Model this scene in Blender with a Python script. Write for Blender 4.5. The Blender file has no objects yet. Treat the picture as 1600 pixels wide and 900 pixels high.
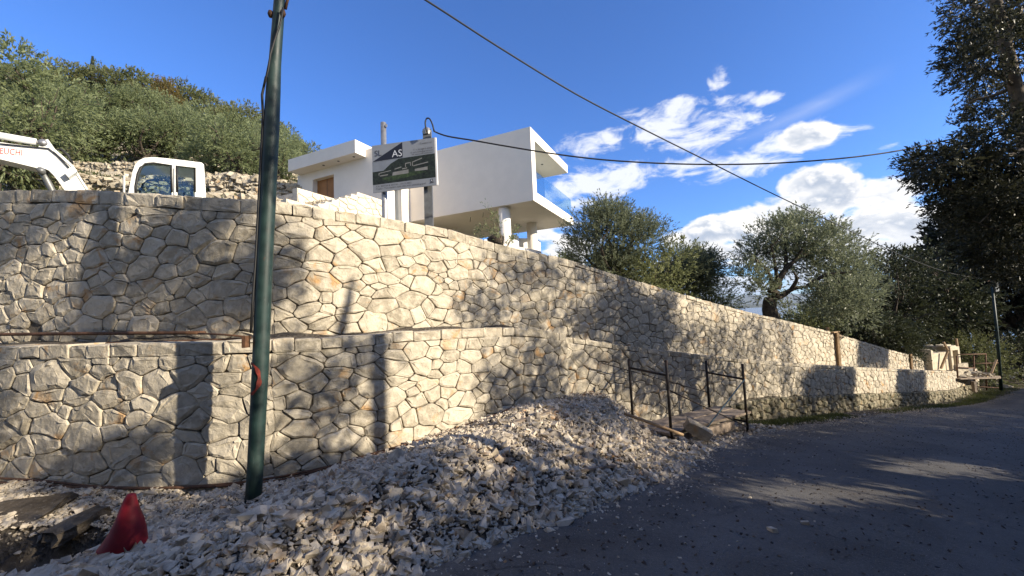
import bpy, bmesh, math, random
import numpy as np
from mathutils import Vector, Matrix

C = bpy.context.scene.collection
SC = bpy.context.scene
rng = np.random.default_rng(7)
random.seed(7)

# ------------------------------------------------------------------ camera
EYE = 1.6
FPX = 632.0
RHO = math.atan(0.0425)
PITCH = math.atan(43.5 * math.cos(RHO) / FPX)
c_, s_ = math.cos(PITCH), math.sin(PITCH)
FWD = np.array([0, c_, s_])
UP0 = np.array([0, -s_, c_])
XR = np.array([1.0, 0, 0])
CR = math.cos(RHO) * XR - math.sin(RHO) * UP0
CU = math.sin(RHO) * XR + math.cos(RHO) * UP0
cd = bpy.data.cameras.new('camera')
cam = bpy.data.objects.new('camera', cd)
C.objects.link(cam)
cd.sensor_width = 36.0
cd.lens = FPX / 1600 * 36.0
cd.clip_start = 0.05
cd.clip_end = 80000
mw = Matrix.Identity(4)
for r in range(3):
    mw[r][0], mw[r][1], mw[r][2] = CR[r], CU[r], -FWD[r]
mw[2][3] = EYE
cam.matrix_world = mw
SC.camera = cam
SC.render.resolution_x, SC.render.resolution_y = 1024, 576


def ray(px, py):
    return FWD + (px - 800) / FPX * CR + (450 - py) / FPX * CU


def at(px, py, Y):
    """the place Y metres ahead of the camera seen at (px, py) of the photograph"""
    d = ray(px, py)
    return np.array([d[0] * Y / d[1], Y, EYE + d[2] * Y / d[1]])


def project(P):
    P = np.asarray(P, float) - np.array([0, 0, EYE])
    f = P @ FWD
    f = np.where(np.abs(f) < 1e-6, 1e-6, f)
    return 800 + FPX * (P @ CR) / f, 450 - FPX * (P @ CU) / f, P @ FWD


# ------------------------------------------------------------------ light
SUN_EL = math.radians(21.5)
SUN_AZ = math.radians(-24.3)           # from +X towards +Y
SUN = np.array([math.cos(SUN_EL) * math.cos(SUN_AZ), math.cos(SUN_EL) * math.sin(SUN_AZ), math.sin(SUN_EL)])
sd = bpy.data.lights.new('sun', 'SUN')
sd.energy = 5.0
sd.angle = math.radians(0.55)
sd.color = (1.0, 0.89, 0.72)
sun = bpy.data.objects.new('sun', sd)
C.objects.link(sun)
sun.location = (20, -10, 20)
sun.rotation_euler = Vector(-SUN).to_track_quat('-Z', 'Y').to_euler()
SC.view_settings.view_transform = 'Standard'
SC.view_settings.look = 'None'
SC.view_settings.exposure = 0.92
SC.view_settings.gamma = 1.0
SC.view_settings.use_curve_mapping = False


# ------------------------------------------------------------------ node helper
class NT:
    def __init__(self, tree):
        self.t = tree
        tree.nodes.clear()

    def n(self, typ, ins=None, **props):
        nd = self.t.nodes.new(typ)
        for k, v in props.items():
            setattr(nd, k, v)
        for k, v in (ins or {}).items():
            self.set(nd, k, v)
        return nd

    def set(self, nd, k, v):
        s = nd.inputs[k]
        if isinstance(v, bpy.types.NodeSocket):
            self.t.links.new(v, s)
        elif isinstance(v, bpy.types.Node):
            self.t.links.new(v.outputs[0], s)
        else:
            if s.type == 'RGBA' and len(v) == 3:
                v = tuple(v) + (1,)
            s.default_value = v

    def m(self, op, a, b=None, c=None, clamp=False):
        nd = self.t.nodes.new('ShaderNodeMath')
        nd.operation = op
        nd.use_clamp = clamp
        for i, v in enumerate((a, b, c)):
            if v is not None:
                self.set(nd, i, v)
        return nd.outputs[0]

    def mix(self, f, a, b, blend='MIX'):
        nd = self.t.nodes.new('ShaderNodeMix')
        nd.data_type = 'RGBA'
        nd.blend_type = blend
        self.set(nd, 0, f)
        self.set(nd, 6, a)
        self.set(nd, 7, b)
        return nd.outputs[2]

    def ss(self, v, lo, hi):
        nd = self.t.nodes.new('ShaderNodeMapRange')
        nd.interpolation_type = 'SMOOTHSTEP'
        self.set(nd, 0, v)
        self.set(nd, 1, lo)
        self.set(nd, 2, hi)
        return nd.outputs[0]

    def noise(self, vec, scale, detail=5.0, rough=0.55, dist=0.0):
        nd = self.n('ShaderNodeTexNoise', {'Scale': scale, 'Detail': detail, 'Roughness': rough, 'Distortion': dist})
        if vec is not None:
            self.set(nd, 'Vector', vec)
        return nd.outputs[0]

    def attr(self, name):
        return self.n('ShaderNodeAttribute', attribute_name=name).outputs['Fac']

    def pos(self):
        return self.n('ShaderNodeNewGeometry').outputs['Position']

    def surf(self, bsdf):
        o = self.n('ShaderNodeOutputMaterial')
        self.t.links.new(bsdf.outputs[0], o.inputs[0])


# ------------------------------------------------------------------ sky with clouds
world = bpy.data.worlds.new('World')
SC.world = world
world.use_nodes = True
w = NT(world.node_tree)
sky = w.n('ShaderNodeTexSky', sky_type='NISHITA', sun_disc=False, sun_elevation=SUN_EL,
          sun_rotation=math.radians(90) - SUN_AZ, altitude=50, air_density=1.0, dust_density=0.25, ozone_density=3.0)
tc = w.n('ShaderNodeTexCoord')
D = tc.outputs['Generated']
sep = w.n('ShaderNodeSeparateXYZ', {0: D})
el = w.m('ARCSINE', sep.outputs[2])
az = w.m('ARCTAN2', sep.outputs[0], sep.outputs[1])       # compass angle from +Y


def azel(px, py):
    d = ray(px, py)
    return math.atan2(d[0], d[1]), math.atan2(d[2], math.hypot(d[0], d[1]))


def blob(px, py, rx, ry, amp=1.0, tilt=0.0):
    """an elliptical cloud region, as azimuth / elevation"""
    a0, e0 = azel(px, py)
    a1, _ = azel(px + rx, py)
    a2, _ = azel(px - rx, py)
    _, e1 = azel(px, py - ry)
    _, e2 = azel(px, py + ry)
    ra, re = abs(a1 - a2) / 2, abs(e1 - e2) / 2
    da = w.m('SUBTRACT', az, a0)
    de = w.m('SUBTRACT', el, e0)
    if tilt:
        de = w.m('SUBTRACT', de, w.m('MULTIPLY', da, tilt))
    q = w.m('ADD', w.m('POWER', w.m('ABSOLUTE', w.m('DIVIDE', da, ra)), 2.0), w.m('POWER', w.m('ABSOLUTE', w.m('DIVIDE', de, re)), 2.0))
    return w.m('MULTIPLY', w.m('SUBTRACT', 1.0, w.m('MULTIPLY', q, 0.5)), amp)


def union(bl):
    r = bl[0]
    for b in bl[1:]:
        r = w.m('SMOOTH_MAX', r, b, 0.25)
    return r


vec = w.n('ShaderNodeCombineXYZ', {0: az, 1: w.m('MULTIPLY', el, 1.5), 2: 0.0}).outputs[0]
vsh = w.n('ShaderNodeVectorMath', {0: vec, 1: (0.012, 0.022, 0.0)}, operation='ADD').outputs[0]


def fbm(v, sc, det, seed, dist=0.0, rough=0.55):
    vv = w.n('ShaderNodeVectorMath', {0: v, 1: (seed, seed * 1.7, 0)}, operation='ADD').outputs[0]
    return w.noise(vv, sc, det, rough, dist)


# cumulus: the towers above the road end, the heap between the trees, the bank low over the sea
cum = union([blob(1290, 320, 62, 30), blob(1390, 300, 50, 24), blob(1255, 285, 40, 20), blob(1330, 360, 110, 24), blob(1420, 355, 60, 26), blob(1195, 345, 56, 30), blob(1455, 350, 40, 26),
             blob(1095, 365, 48, 20), blob(1130, 395, 60, 12, .8), blob(880, 375, 40, 26), blob(1250, 402, 270, 22, .95), blob(1130, 442, 210, 14, .85),
             blob(1255, 215, 34, 15, .8)])
# unseen cumulus added all round beyond the view to whiten the ambient, none overhead
cells_v = w.n('ShaderNodeVectorMath', {0: D, 1: (2.3, 2.3, 4.2)}, operation='MULTIPLY').outputs[0]
broken = w.m('MULTIPLY', w.m('SUBTRACT', w.noise(cells_v, 1.6, 4.0, 0.55), 0.47), 9.0)
inview = w.m('MULTIPLY', w.ss(az, -1.15, -0.95), w.ss(w.m('SUBTRACT', 1.25, az), 0.0, 0.2))
hi_fade = w.ss(w.m('SUBTRACT', 1.15, el), 0.0, 0.35)
broken = w.m('SUBTRACT', w.m('MINIMUM', broken, 1.1), w.m('ADD', w.m('MULTIPLY', inview, 6.0), w.m('MULTIPLY', w.m('SUBTRACT', 1.0, hi_fade), 4.0)))
cum = w.m('MAXIMUM', cum, broken)


def cum_density(v):
    f = w.m('ADD', w.m('MULTIPLY', fbm(v, 7.5, 9.0, 3.1, 0.3, 0.55), 1.35), w.m('MULTIPLY', fbm(v, 24, 5.0, 8.2, 0.0, 0.5), 0.30))
    return w.m('ADD', cum, w.m('MULTIPLY', w.m('SUBTRACT', f, 0.82), 3.4))


dens = cum_density(vec)
dens2 = cum_density(vsh)
ccov = w.ss(dens, -0.08, 0.50)
light = w.ss(w.m('SUBTRACT', dens, dens2), -0.25, 0.55)
thick = w.ss(dens, 0.25, 1.25)
# ragged thin cloud higher up and the streak beside it
wis = union([blob(1120, 185, 60, 24, .9, -.4), blob(1065, 215, 70, 26, .9, -.3), blob(1180, 245, 90, 22, .8), blob(925, 225, 34, 18, .8), blob(900, 300, 60, 20, .8),
             blob(1000, 270, 110, 18, .8), blob(1127, 160, 15, 30, .7), blob(1175, 155, 40, 9, .7, -.25), blob(1320, 262, 50, 9, .3), blob(1385, 232, 20, 6, .4), blob(1240, 225, 60, 20, .9)])
wv = w.n('ShaderNodeVectorMath', {0: vec, 1: (1.0, 1.5, 1.0)}, operation='MULTIPLY').outputs[0]
wf = w.m('ADD', w.m('MULTIPLY', fbm(wv, 8.0, 9.0, 5.5, 0.9, 0.6), 1.2), w.m('MULTIPLY', fbm(wv, 26, 5.0, 1.3, 0.5, 0.6), 0.35))
wd = w.m('ADD', wis, w.m('MULTIPLY', w.m('SUBTRACT', wf, 0.79), 4.2))
wcov = w.m('MULTIPLY', w.ss(wd, -0.1, 1.1), 0.85)
stk = blob(1305, 150, 130, 9, 1.0, 0.0)
a0, e0 = azel(1200, 200)
a1, e1 = azel(1420, 92)
slope = (e1 - e0) / (a1 - a0)
line = w.m('SUBTRACT', w.m('SUBTRACT', el, e0), w.m('MULTIPLY', w.m('SUBTRACT', az, a0), slope))
streak = w.m('SUBTRACT', 1.0, w.m('ABSOLUTE', w.m('DIVIDE', line, 0.020)))
lim = w.m('MULTIPLY', w.ss(az, a0 - 0.12, a0 + 0.05), w.ss(w.m('SUBTRACT', a1, az), 0.0, 0.15))
streak = w.m('MULTIPLY', w.m('MULTIPLY', w.m('MAXIMUM', streak, 0.0), lim), w.m('MULTIPLY', wf, 0.22))
wcov = w.m('MAXIMUM', wcov, streak)
skyc = w.mix(1.0, sky.outputs[0], (0.70, 1.07, 1.72), 'MULTIPLY')
SKY_GAIN = 0.079
lit_c = (9.0, 8.7, 8.3)
sha_c = (3.6, 4.1, 5.0)
ccol = w.mix(w.m('MAXIMUM', w.m('MULTIPLY', light, 0.95), w.m('MULTIPLY', w.m('SUBTRACT', 1.0, thick), 0.75)), sha_c, lit_c)
lowdim = w.ss(el, 0.015, 0.13)
ccol = w.mix(lowdim, (4.2, 4.9, 6.0), ccol)
c1 = w.mix(wcov, skyc, (7.4, 7.5, 7.8))
c2 = w.mix(w.m('MULTIPLY', ccov, w.ss(el, -0.01, 0.03)), c1, ccol)
bg = w.n('ShaderNodeBackground', {0: c2, 1: SKY_GAIN})
wo = w.n('ShaderNodeOutputWorld')
w.t.links.new(bg.outputs[0], wo.inputs[0])

# ------------------------------------------------------------------ materials
MATS = {}


def newmat(name):
    m = bpy.data.materials.new(name)
    m.use_nodes = True
    MATS[name] = m
    return m, NT(m.node_tree)


def principled(t, color, rough=0.7, normal=None, metallic=0.0, spec=0.4, **kw):
    ins = {'Base Color': color, 'Roughness': rough, 'Metallic': metallic, 'Specular IOR Level': spec}
    ins.update(kw)
    b = t.n('ShaderNodeBsdfPrincipled', ins)
    if normal is not None:
        t.t.links.new(normal, b.inputs['Normal'])
    return b


def bump(t, h, strength=0.5, dist=0.02, prev=None):
    b = t.n('ShaderNodeBump', {'Height': h, 'Strength': strength, 'Distance': dist})
    if prev is not None:
        t.t.links.new(prev, b.inputs['Normal'])
    return b.outputs[0]


def simple(name, color, rough=0.7, var=0.15, scale=8.0, bumpd=0.0, metallic=0.0, spec=0.4, dirt=None):
    m, t = newmat(name)
    p = t.pos()
    f = t.noise(p, scale, 6.0, 0.6)
    lo = tuple(x * (1 - var) for x in color)
    hi = tuple(min(1, x * (1 + var)) for x in color)
    col = t.mix(t.ss(f, 0.3, 0.7), lo, hi)
    if dirt:
        g = t.noise(p, scale * 0.37, 7.0, 0.65, 0.5)
        col = t.mix(t.m('MULTIPLY', t.ss(g, 0.52, 0.68), dirt[1]), col, dirt[0])
    nm = bump(t, t.noise(p, scale * 4, 6.0, 0.65), 0.6, bumpd) if bumpd else None
    t.surf(principled(t, col, rough, nm, metallic, spec))
    return m


def limestone(name, a, b, ochre, ochre_amt, moss=0.0, bscale=1.0, bstr=0.62):
    m, t = newmat(name)
    p = t.pos()
    tone = t.attr('tone')
    col = t.mix(tone, a, b)
    v = t.noise(p, 9.0, 8.0, 0.65)
    col = t.mix(t.ss(v, 0.35, 0.75), col, tuple(x * 1.16 for x in b))
    dk = t.noise(p, 21.0, 6.0, 0.7, 0.4)
    col = t.mix(t.m('MULTIPLY', t.ss(dk, 0.52, 0.72), 0.42), col, (0.17, 0.15, 0.12))
    st = t.noise(p, 3.1, 5.0, 0.6, 0.9)
    tn2 = t.m('FRACT', t.m('MULTIPLY', tone, 7.31))
    st = t.m('MULTIPLY', t.ss(st, 0.52, 0.68), t.m('MULTIPLY', t.ss(tn2, 0.45, 0.95), ochre_amt))
    col = t.mix(st, col, ochre)
    if moss:
        ms = t.noise(p, 5.0, 6.0, 0.6, 0.4)
        col = t.mix(t.m('MULTIPLY', t.ss(ms, 0.45, 0.62), moss), col, (0.035, 0.04, 0.02))
    vo = t.n('ShaderNodeTexVoronoi', {'Vector': p, 'Scale': 13.0 / bscale, 'Randomness': 1.0}, feature='F1')
    h = t.m('ADD', t.m('MULTIPLY', t.noise(p, 7.0 / bscale, 9.0, 0.68, 0.3), 1.0), t.m('MULTIPLY', vo.outputs[0], 0.25))
    nm = bump(t, h, bstr, 0.06 * bscale)
    t.surf(principled(t, col, 0.85, nm, 0, 0.25))
    return m


limestone('cream_limestone', (0.275, 0.24, 0.18), (0.49, 0.435, 0.34), (0.42, 0.235, 0.085), 0.85, 0.0, 1.0, 0.5)
limestone('old_stone', (0.16, 0.135, 0.085), (0.28, 0.245, 0.17), (0.25, 0.16, 0.06), 0.7, 0.75)
limestone('pale_cladding', (0.50, 0.44, 0.34), (0.62, 0.55, 0.44), (0.5, 0.36, 0.2), 0.35)
limestone('hill_stone', (0.24, 0.205, 0.15), (0.41, 0.36, 0.28), (0.38, 0.23, 0.11), 0.7)
limestone('rubble_stone', (0.15, 0.115, 0.08), (0.55, 0.48, 0.375), (0.36, 0.19, 0.075), 0.95, 0.0, 0.2, 0.15)
simple('mortar', (0.125, 0.105, 0.08), 0.95, 0.3, 10, 0.02)
simple('gate_render', (0.52, 0.45, 0.33), 0.9, 0.15, 5, 0.012, dirt=((0.30, 0.25, 0.17), 0.5))
simple('white_paint', (0.765, 0.705, 0.62), 0.75, 0.03, 1.5, 0.0, spec=0.25, dirt=((0.70, 0.67, 0.62), 0.4))
simple('green_paint', (0.008, 0.023, 0.021), 0.5, 0.5, 12, 0.002, spec=0.4, dirt=((0.035, 0.055, 0.05), 0.75))
m, t = newmat('pole_paint')
p = t.pos()
g = t.noise(p, 10, 6.0, 0.6)
col = t.mix(t.ss(g, 0.3, 0.7), (0.006, 0.018, 0.017), (0.013, 0.034, 0.031))
pv = t.n('ShaderNodeVectorMath', {0: p, 1: (60.0, 60.0, 4.5)}, operation='MULTIPLY').outputs[0]
st = t.noise(pv, 1.0, 6.0, 0.7, 0.6)
col = t.mix(t.m('MULTIPLY', t.ss(st, 0.60, 0.70), t.m('MULTIPLY', t.ss(t.noise(p, 2.2, 3.0), 0.40, 0.6), 0.8)), col, (0.13, 0.155, 0.145))
big = t.noise(p, 1.7, 4.0, 0.6, 0.8)
col = t.mix(t.m('MULTIPLY', t.ss(big, 0.52, 0.66), 0.55), col, (0.040, 0.062, 0.055))
rs = t.noise(p, 6.5, 6.0, 0.7, 0.5)
col = t.mix(t.m('MULTIPLY', t.ss(rs, 0.66, 0.72), 0.8), col, (0.07, 0.03, 0.015))
t.surf(principled(t, col, t.m('ADD', 0.42, t.m('MULTIPLY', g, 0.25)), bump(t, t.m('ADD', g, st), 0.4, 0.003), 0, 0.4))
simple('red_paint', (0.17, 0.024, 0.015), 0.7, 0.4, 25, dirt=((0.05, 0.02, 0.015), 0.8))
simple('galvanised', (0.36, 0.355, 0.35), 0.45, 0.2, 12, 0, 0.75, dirt=((0.22, 0.16, 0.11), 0.5))
simple('galvanised_grey', (0.16, 0.165, 0.165), 0.5, 0.2, 9, 0, 0.5, dirt=((0.10, 0.085, 0.07), 0.4))
simple('rusty_steel', (0.105, 0.052, 0.028), 0.8, 0.4, 20, 0.003, 0.2)
simple('scaffold_steel', (0.028, 0.022, 0.019), 0.65, 0.4, 14, 0.002, 0.3, dirt=((0.09, 0.045, 0.025), 0.6))
simple('blue_steel', (0.03, 0.06, 0.085), 0.6, 0.3, 14, 0.002, 0.3)
simple('weathered_plank', (0.235, 0.185, 0.14), 0.85, 0.35, 7, 0.006, dirt=((0.09, 0.065, 0.045), 0.6))
simple('timber', (0.30, 0.20, 0.11), 0.8, 0.25, 9, 0.004, dirt=((0.2, 0.14, 0.08), 0.5))
simple('door_wood', (0.30, 0.135, 0.04), 0.5, 0.15, 3)
simple('black_rubber', (0.012, 0.012, 0.013), 0.6, 0.2, 10)
simple('excavator_white', (0.66, 0.66, 0.62), 0.35, 0.05, 4, 0, 0, 0.5, dirt=((0.45, 0.41, 0.34), 0.45))
simple('excavator_red', (0.55, 0.035, 0.03), 0.4, 0.05, 4)
simple('dark_interior', (0.02, 0.02, 0.02), 0.7, 0.2, 10)
simple('cone_red', (0.185, 0.007, 0.016), 0.6, 0.3, 9, 0.004, spec=0.3, dirt=((0.10, 0.022, 0.022), 0.7))
simple('panel_grey', (0.245, 0.26, 0.285), 0.5, 0.03, 3, spec=0.3)
simple('panel_edge', (0.75, 0.73, 0.70), 0.5, 0.03, 3)
simple('print_navy', (0.010, 0.012, 0.022), 0.5, 0.1, 5)
simple('print_grey', (0.055, 0.058, 0.07), 0.5, 0.05, 5)
simple('print_white', (0.62, 0.63, 0.66), 0.5, 0.02, 5)
simple('print_sky', (0.19, 0.21, 0.24), 0.5, 0.15, 3)
simple('print_forest', (0.016, 0.022, 0.014), 0.5, 0.7, 24)
simple('print_lawn', (0.035, 0.055, 0.02), 0.5, 0.6, 18)
simple('print_house', (0.22, 0.215, 0.20), 0.5, 0.1, 12)
simple('dark_frame', (0.03, 0.03, 0.032), 0.4, 0.1, 5)
simple('bark', (0.062, 0.048, 0.035), 0.95, 0.4, 9, 0.03)
simple('pale_bark', (0.16, 0.13, 0.095), 0.95, 0.3, 9, 0.03)
simple('car_silver', (0.42, 0.44, 0.46), 0.3, 0.03, 3, 0, 0.4, 0.5)
simple('slab_concrete', (0.115, 0.10, 0.085), 0.95, 0.45, 9, 0.04, dirt=((0.05, 0.04, 0.03), 0.7))
simple('pool_white', (0.78, 0.77, 0.75), 0.7, 0.03, 3)


def glass(name, tint, rough=0.02, trans=0.75):
    m, t = newmat(name)
    bf = t.n('ShaderNodeNewGeometry').outputs['Backfacing']
    fr = t.n('ShaderNodeFresnel', {'IOR': t.m('ADD', 1.5, t.m('MULTIPLY', bf, 0.66667 - 1.5))})
    tr = t.n('ShaderNodeBsdfTransparent', {'Color': tint})
    gl = t.n('ShaderNodeBsdfGlossy', {'Color': (0.9, 0.95, 1.0), 'Roughness': rough})
    f = t.m('ADD', t.m('MULTIPLY', fr.outputs[0], trans), 1.0 - trans, clamp=True)
    mx = t.n('ShaderNodeMixShader', {0: f})
    t.t.links.new(tr.outputs[0], mx.inputs[1])
    t.t.links.new(gl.outputs[0], mx.inputs[2])
    t.surf(mx)
    return m


glass('clear_glass', (0.86, 0.93, 0.93), 0.01, 0.98)
glass('cab_glass', (0.80, 0.86, 0.82), 0.03, 0.995)
glass('facade_glass', (0.25, 0.3, 0.33), 0.02, 0.35)


def foliage(name, dark, light, transl=0.35, spec=0.25, rough=0.5):
    m, t = newmat(name)
    tone = t.attr('tone')
    oi = t.n('ShaderNodeObjectInfo').outputs['Random']
    tone = t.m('ADD', t.m('MULTIPLY', tone, 0.8), t.m('MULTIPLY', t.m('SUBTRACT', oi, 0.35), 0.42), clamp=True)
    col = t.mix(tone, dark, light)
    b = principled(t, col, rough, None, 0, spec)
    tl = t.n('ShaderNodeBsdfTranslucent', {'Color': t.mix(0.5, col, tuple(min(1, x * 1.4) for x in light))})
    mx = t.n('ShaderNodeMixShader', {0: transl})
    t.t.links.new(b.outputs[0], mx.inputs[1])
    t.t.links.new(tl.outputs[0], mx.inputs[2])
    t.surf(mx)
    return m


foliage('olive_leaf', (0.125, 0.148, 0.06), (0.275, 0.31, 0.165), 0.42)
foliage('grey_olive_leaf', (0.065, 0.078, 0.04), (0.20, 0.22, 0.135), 0.38, 0.35, 0.45)
foliage('bush_leaf', (0.105, 0.118, 0.044), (0.235, 0.245, 0.11), 0.42)
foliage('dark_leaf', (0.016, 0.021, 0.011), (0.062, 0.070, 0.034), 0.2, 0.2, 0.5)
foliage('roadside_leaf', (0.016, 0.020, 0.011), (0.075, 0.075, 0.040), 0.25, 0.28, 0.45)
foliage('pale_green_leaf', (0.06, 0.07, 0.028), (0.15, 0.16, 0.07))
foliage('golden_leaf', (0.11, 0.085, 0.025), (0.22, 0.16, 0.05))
foliage('shaded_leaf', (0.008, 0.011, 0.006), (0.028, 0.034, 0.018), 0.12, 0.25)  # shade from neighbouring trees put into the leaf colour
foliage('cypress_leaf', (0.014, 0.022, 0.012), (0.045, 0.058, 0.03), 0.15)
foliage('grass_blade', (0.035, 0.048, 0.015), (0.105, 0.12, 0.04))
foliage('litter_leaf', (0.020, 0.014, 0.010), (0.075, 0.045, 0.025), 0.1)

# asphalt
m, t = newmat('asphalt')
p = t.pos()
agg = t.n('ShaderNodeTexVoronoi', {'Vector': p, 'Scale': 120.0}, feature='F1')
n1 = t.noise(p, 1.1, 6.0, 0.6, 0.6)
n2 = t.noise(p, 60.0, 4.0, 0.7)
col = t.mix(t.ss(n1, 0.35, 0.7), (0.064, 0.059, 0.052), (0.114, 0.106, 0.094))
col = t.mix(t.m('MULTIPLY', t.ss(n2, 0.5, 0.72), 0.55), col, (0.20, 0.195, 0.185))
n3 = t.noise(p, 26.0, 5.0, 0.75)
col = t.mix(t.m('MULTIPLY', t.ss(n3, 0.48, 0.66), 0.5), col, (0.032, 0.031, 0.031))
sp = t.n('ShaderNodeTexVoronoi', {'Vector': p, 'Scale': 42.0}, feature='F1')
col = t.mix(t.m('MULTIPLY', t.ss(t.m('SUBTRACT', 0.16, sp.outputs[0]), 0.0, 0.06), t.ss(t.noise(p, 3.0, 3.0), 0.45, 0.6)), col, (0.32, 0.30, 0.28))
dirt = t.noise(p, 0.7, 8.0, 0.68, 1.0)
col = t.mix(t.m('MULTIPLY', t.ss(dirt, 0.5, 0.66), 0.45), col, (0.060, 0.048, 0.036))
ck = t.n('ShaderNodeTexVoronoi', {'Vector': t.n('ShaderNodeVectorMath', {0: p, 1: t.n('ShaderNodeVectorMath', {0: t.n('ShaderNodeTexNoise', {'Vector': p, 'Scale': 2.0, 'Detail': 5.0}).outputs[1], 'Scale': 0.5}, operation='SCALE').outputs[0]}, operation='ADD').outputs[0], 'Scale': 0.55}, feature='DISTANCE_TO_EDGE')
crack = t.ss(t.m('SUBTRACT', 0.012, ck.outputs[0]), 0.0, 0.010)
col = t.mix(t.m('MULTIPLY', crack, t.m('MULTIPLY', t.ss(t.noise(p, 0.6, 2.0), 0.5, 0.6), 0.7)), col, (0.02, 0.018, 0.016))
du = t.attr('dust')
dn = t.noise(p, 5.0, 7.0, 0.7)
col = t.mix(t.m('MULTIPLY', t.ss(t.m('ADD', du, t.m('MULTIPLY', t.m('SUBTRACT', dn, 0.5), 1.6)), 0.35, 0.9), 0.75), col, (0.175, 0.15, 0.12))
wheel = t.attr('wheel')
col = t.mix(t.m('MULTIPLY', wheel, 0.30), col, (0.135, 0.13, 0.122))
nm = bump(t, t.m('ADD', agg.outputs[0], t.m('MULTIPLY', t.noise(p, 25, 4.0), 0.5)), 0.6, 0.006)
t.surf(principled(t, col, 0.72, nm, 0, 0.35))

# soil / verge
m, t = newmat('soil')
p = t.pos()
n1 = t.noise(p, 2.3, 8.0, 0.68, 0.5)
col = t.mix(t.ss(n1, 0.35, 0.68), (0.050, 0.038, 0.026), (0.135, 0.112, 0.085))
n2 = t.noise(p, 30, 5.0, 0.7)
col = t.mix(t.m('MULTIPLY', t.ss(n2, 0.56, 0.7), 0.5), col, (0.26, 0.235, 0.20))
nm = bump(t, t.m('ADD', t.noise(p, 9, 8.0, 0.7), t.m('MULTIPLY', n2, 0.5)), 0.8, 0.04)
t.surf(principled(t, col, 0.95, nm, 0, 0.2))

# rubble dust between the stones
m, t = newmat('rubble_fines')
p = t.pos()
vo = t.n('ShaderNodeTexVoronoi', {'Vector': p, 'Scale': 38.0}, feature='F1')
col = t.mix(vo.outputs[1], (0.055, 0.045, 0.034), (0.17, 0.145, 0.115))
nm = bump(t, t.m('ADD', vo.outputs[0], t.noise(p, 60, 5.0, 0.7)), 0.9, 0.03)
t.surf(principled(t, col, 0.95, nm, 0, 0.2))

# hillside ground: stony with grass
m, t = newmat('hill_ground')
p = t.pos()
n1 = t.noise(p, 0.55, 8.0, 0.66, 0.6)
vo = t.n('ShaderNodeTexVoronoi', {'Vector': p, 'Scale': 3.2}, feature='F1')
stone = t.mix(vo.outputs[1], (0.20, 0.17, 0.125), (0.36, 0.32, 0.25))
grass = t.mix(t.noise(p, 6, 5.0), (0.045, 0.055, 0.018), (0.12, 0.115, 0.045))
col = t.mix(t.ss(n1, 0.47, 0.56), stone, grass)
nm = bump(t, t.m('ADD', vo.outputs[0], t.noise(p, 8, 6.0, 0.7)), 0.9, 0.12)
t.surf(principled(t, col, 0.95, nm, 0, 0.2))

# sea and far land
m, t = newmat('sea_water')
p = t.pos()
nm = bump(t, t.noise(p, 0.2, 4.0), 0.3, 0.3)
t.surf(principled(t, (0.02, 0.06, 0.12), 0.25, nm, 0, 0.5))
simple('far_scrub', (0.07, 0.075, 0.05), 0.95, 0.3, 0.002)


# ------------------------------------------------------------------ object helpers
WL = {}


def obj_from(name, V, faces, mat, parent=None, smooth=False, loc=None, tone=None):
    """one mesh object; V in world coordinates, faces = list of index tuples or an (n,3|4) array"""
    V = np.asarray(V, float).reshape(-1, 3)
    if loc is None:
        lo, hi = V.min(0), V.max(0)
        loc = (lo + hi) / 2
        if parent is None:
            loc = np.array([loc[0], loc[1], lo[2]])
    loc = np.asarray(loc, float)
    me = bpy.data.meshes.new(name)
    L = V - loc
    if isinstance(faces, np.ndarray):
        k = faces.shape[1]
        nf = len(faces)
        me.vertices.add(len(L))
        me.vertices.foreach_set('co', L.astype(np.float32).ravel())
        me.loops.add(nf * k)
        me.loops.foreach_set('vertex_index', faces.astype(np.int32).ravel())
        me.polygons.add(nf)
        me.polygons.foreach_set('loop_start', np.arange(0, nf * k, k, dtype=np.int32))
        me.update(calc_edges=True)
    else:
        me.from_pydata([tuple(v) for v in L], [], faces)
        me.update()
    me.polygons.foreach_set('use_smooth', np.full(len(me.polygons), bool(smooth)))
    if tone is not None:
        a = me.attributes.new('tone', 'FLOAT', 'FACE')
        tv = np.full(len(me.polygons), tone, np.float32) if np.isscalar(tone) else np.asarray(tone, np.float32)
        a.data.foreach_set('value', tv)
    if mat:
        me.materials.append(MATS[mat])
    o = bpy.data.objects.new(name, me)
    C.objects.link(o)
    place(o, loc, parent)
    return o


def place(o, loc, parent=None):
    WL[o.name] = np.asarray(loc, float)
    if parent is not None:
        o.parent = parent
        o.location = tuple(np.asarray(loc, float) - WL[parent.name])
    else:
        o.location = tuple(loc)


def tag(o, label, cat, group=None):
    o['label'] = label
    o['category'] = cat
    o['kind'] = 'thing'
    if group:
        o['group'] = group
    return o


def empty(name, loc, label=None, cat=None, group=None):
    o = bpy.data.objects.new(name, None)
    C.objects.link(o)
    o.empty_display_size = 0.2
    place(o, loc)
    if label:
        tag(o, label, cat, group)
    return o


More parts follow.
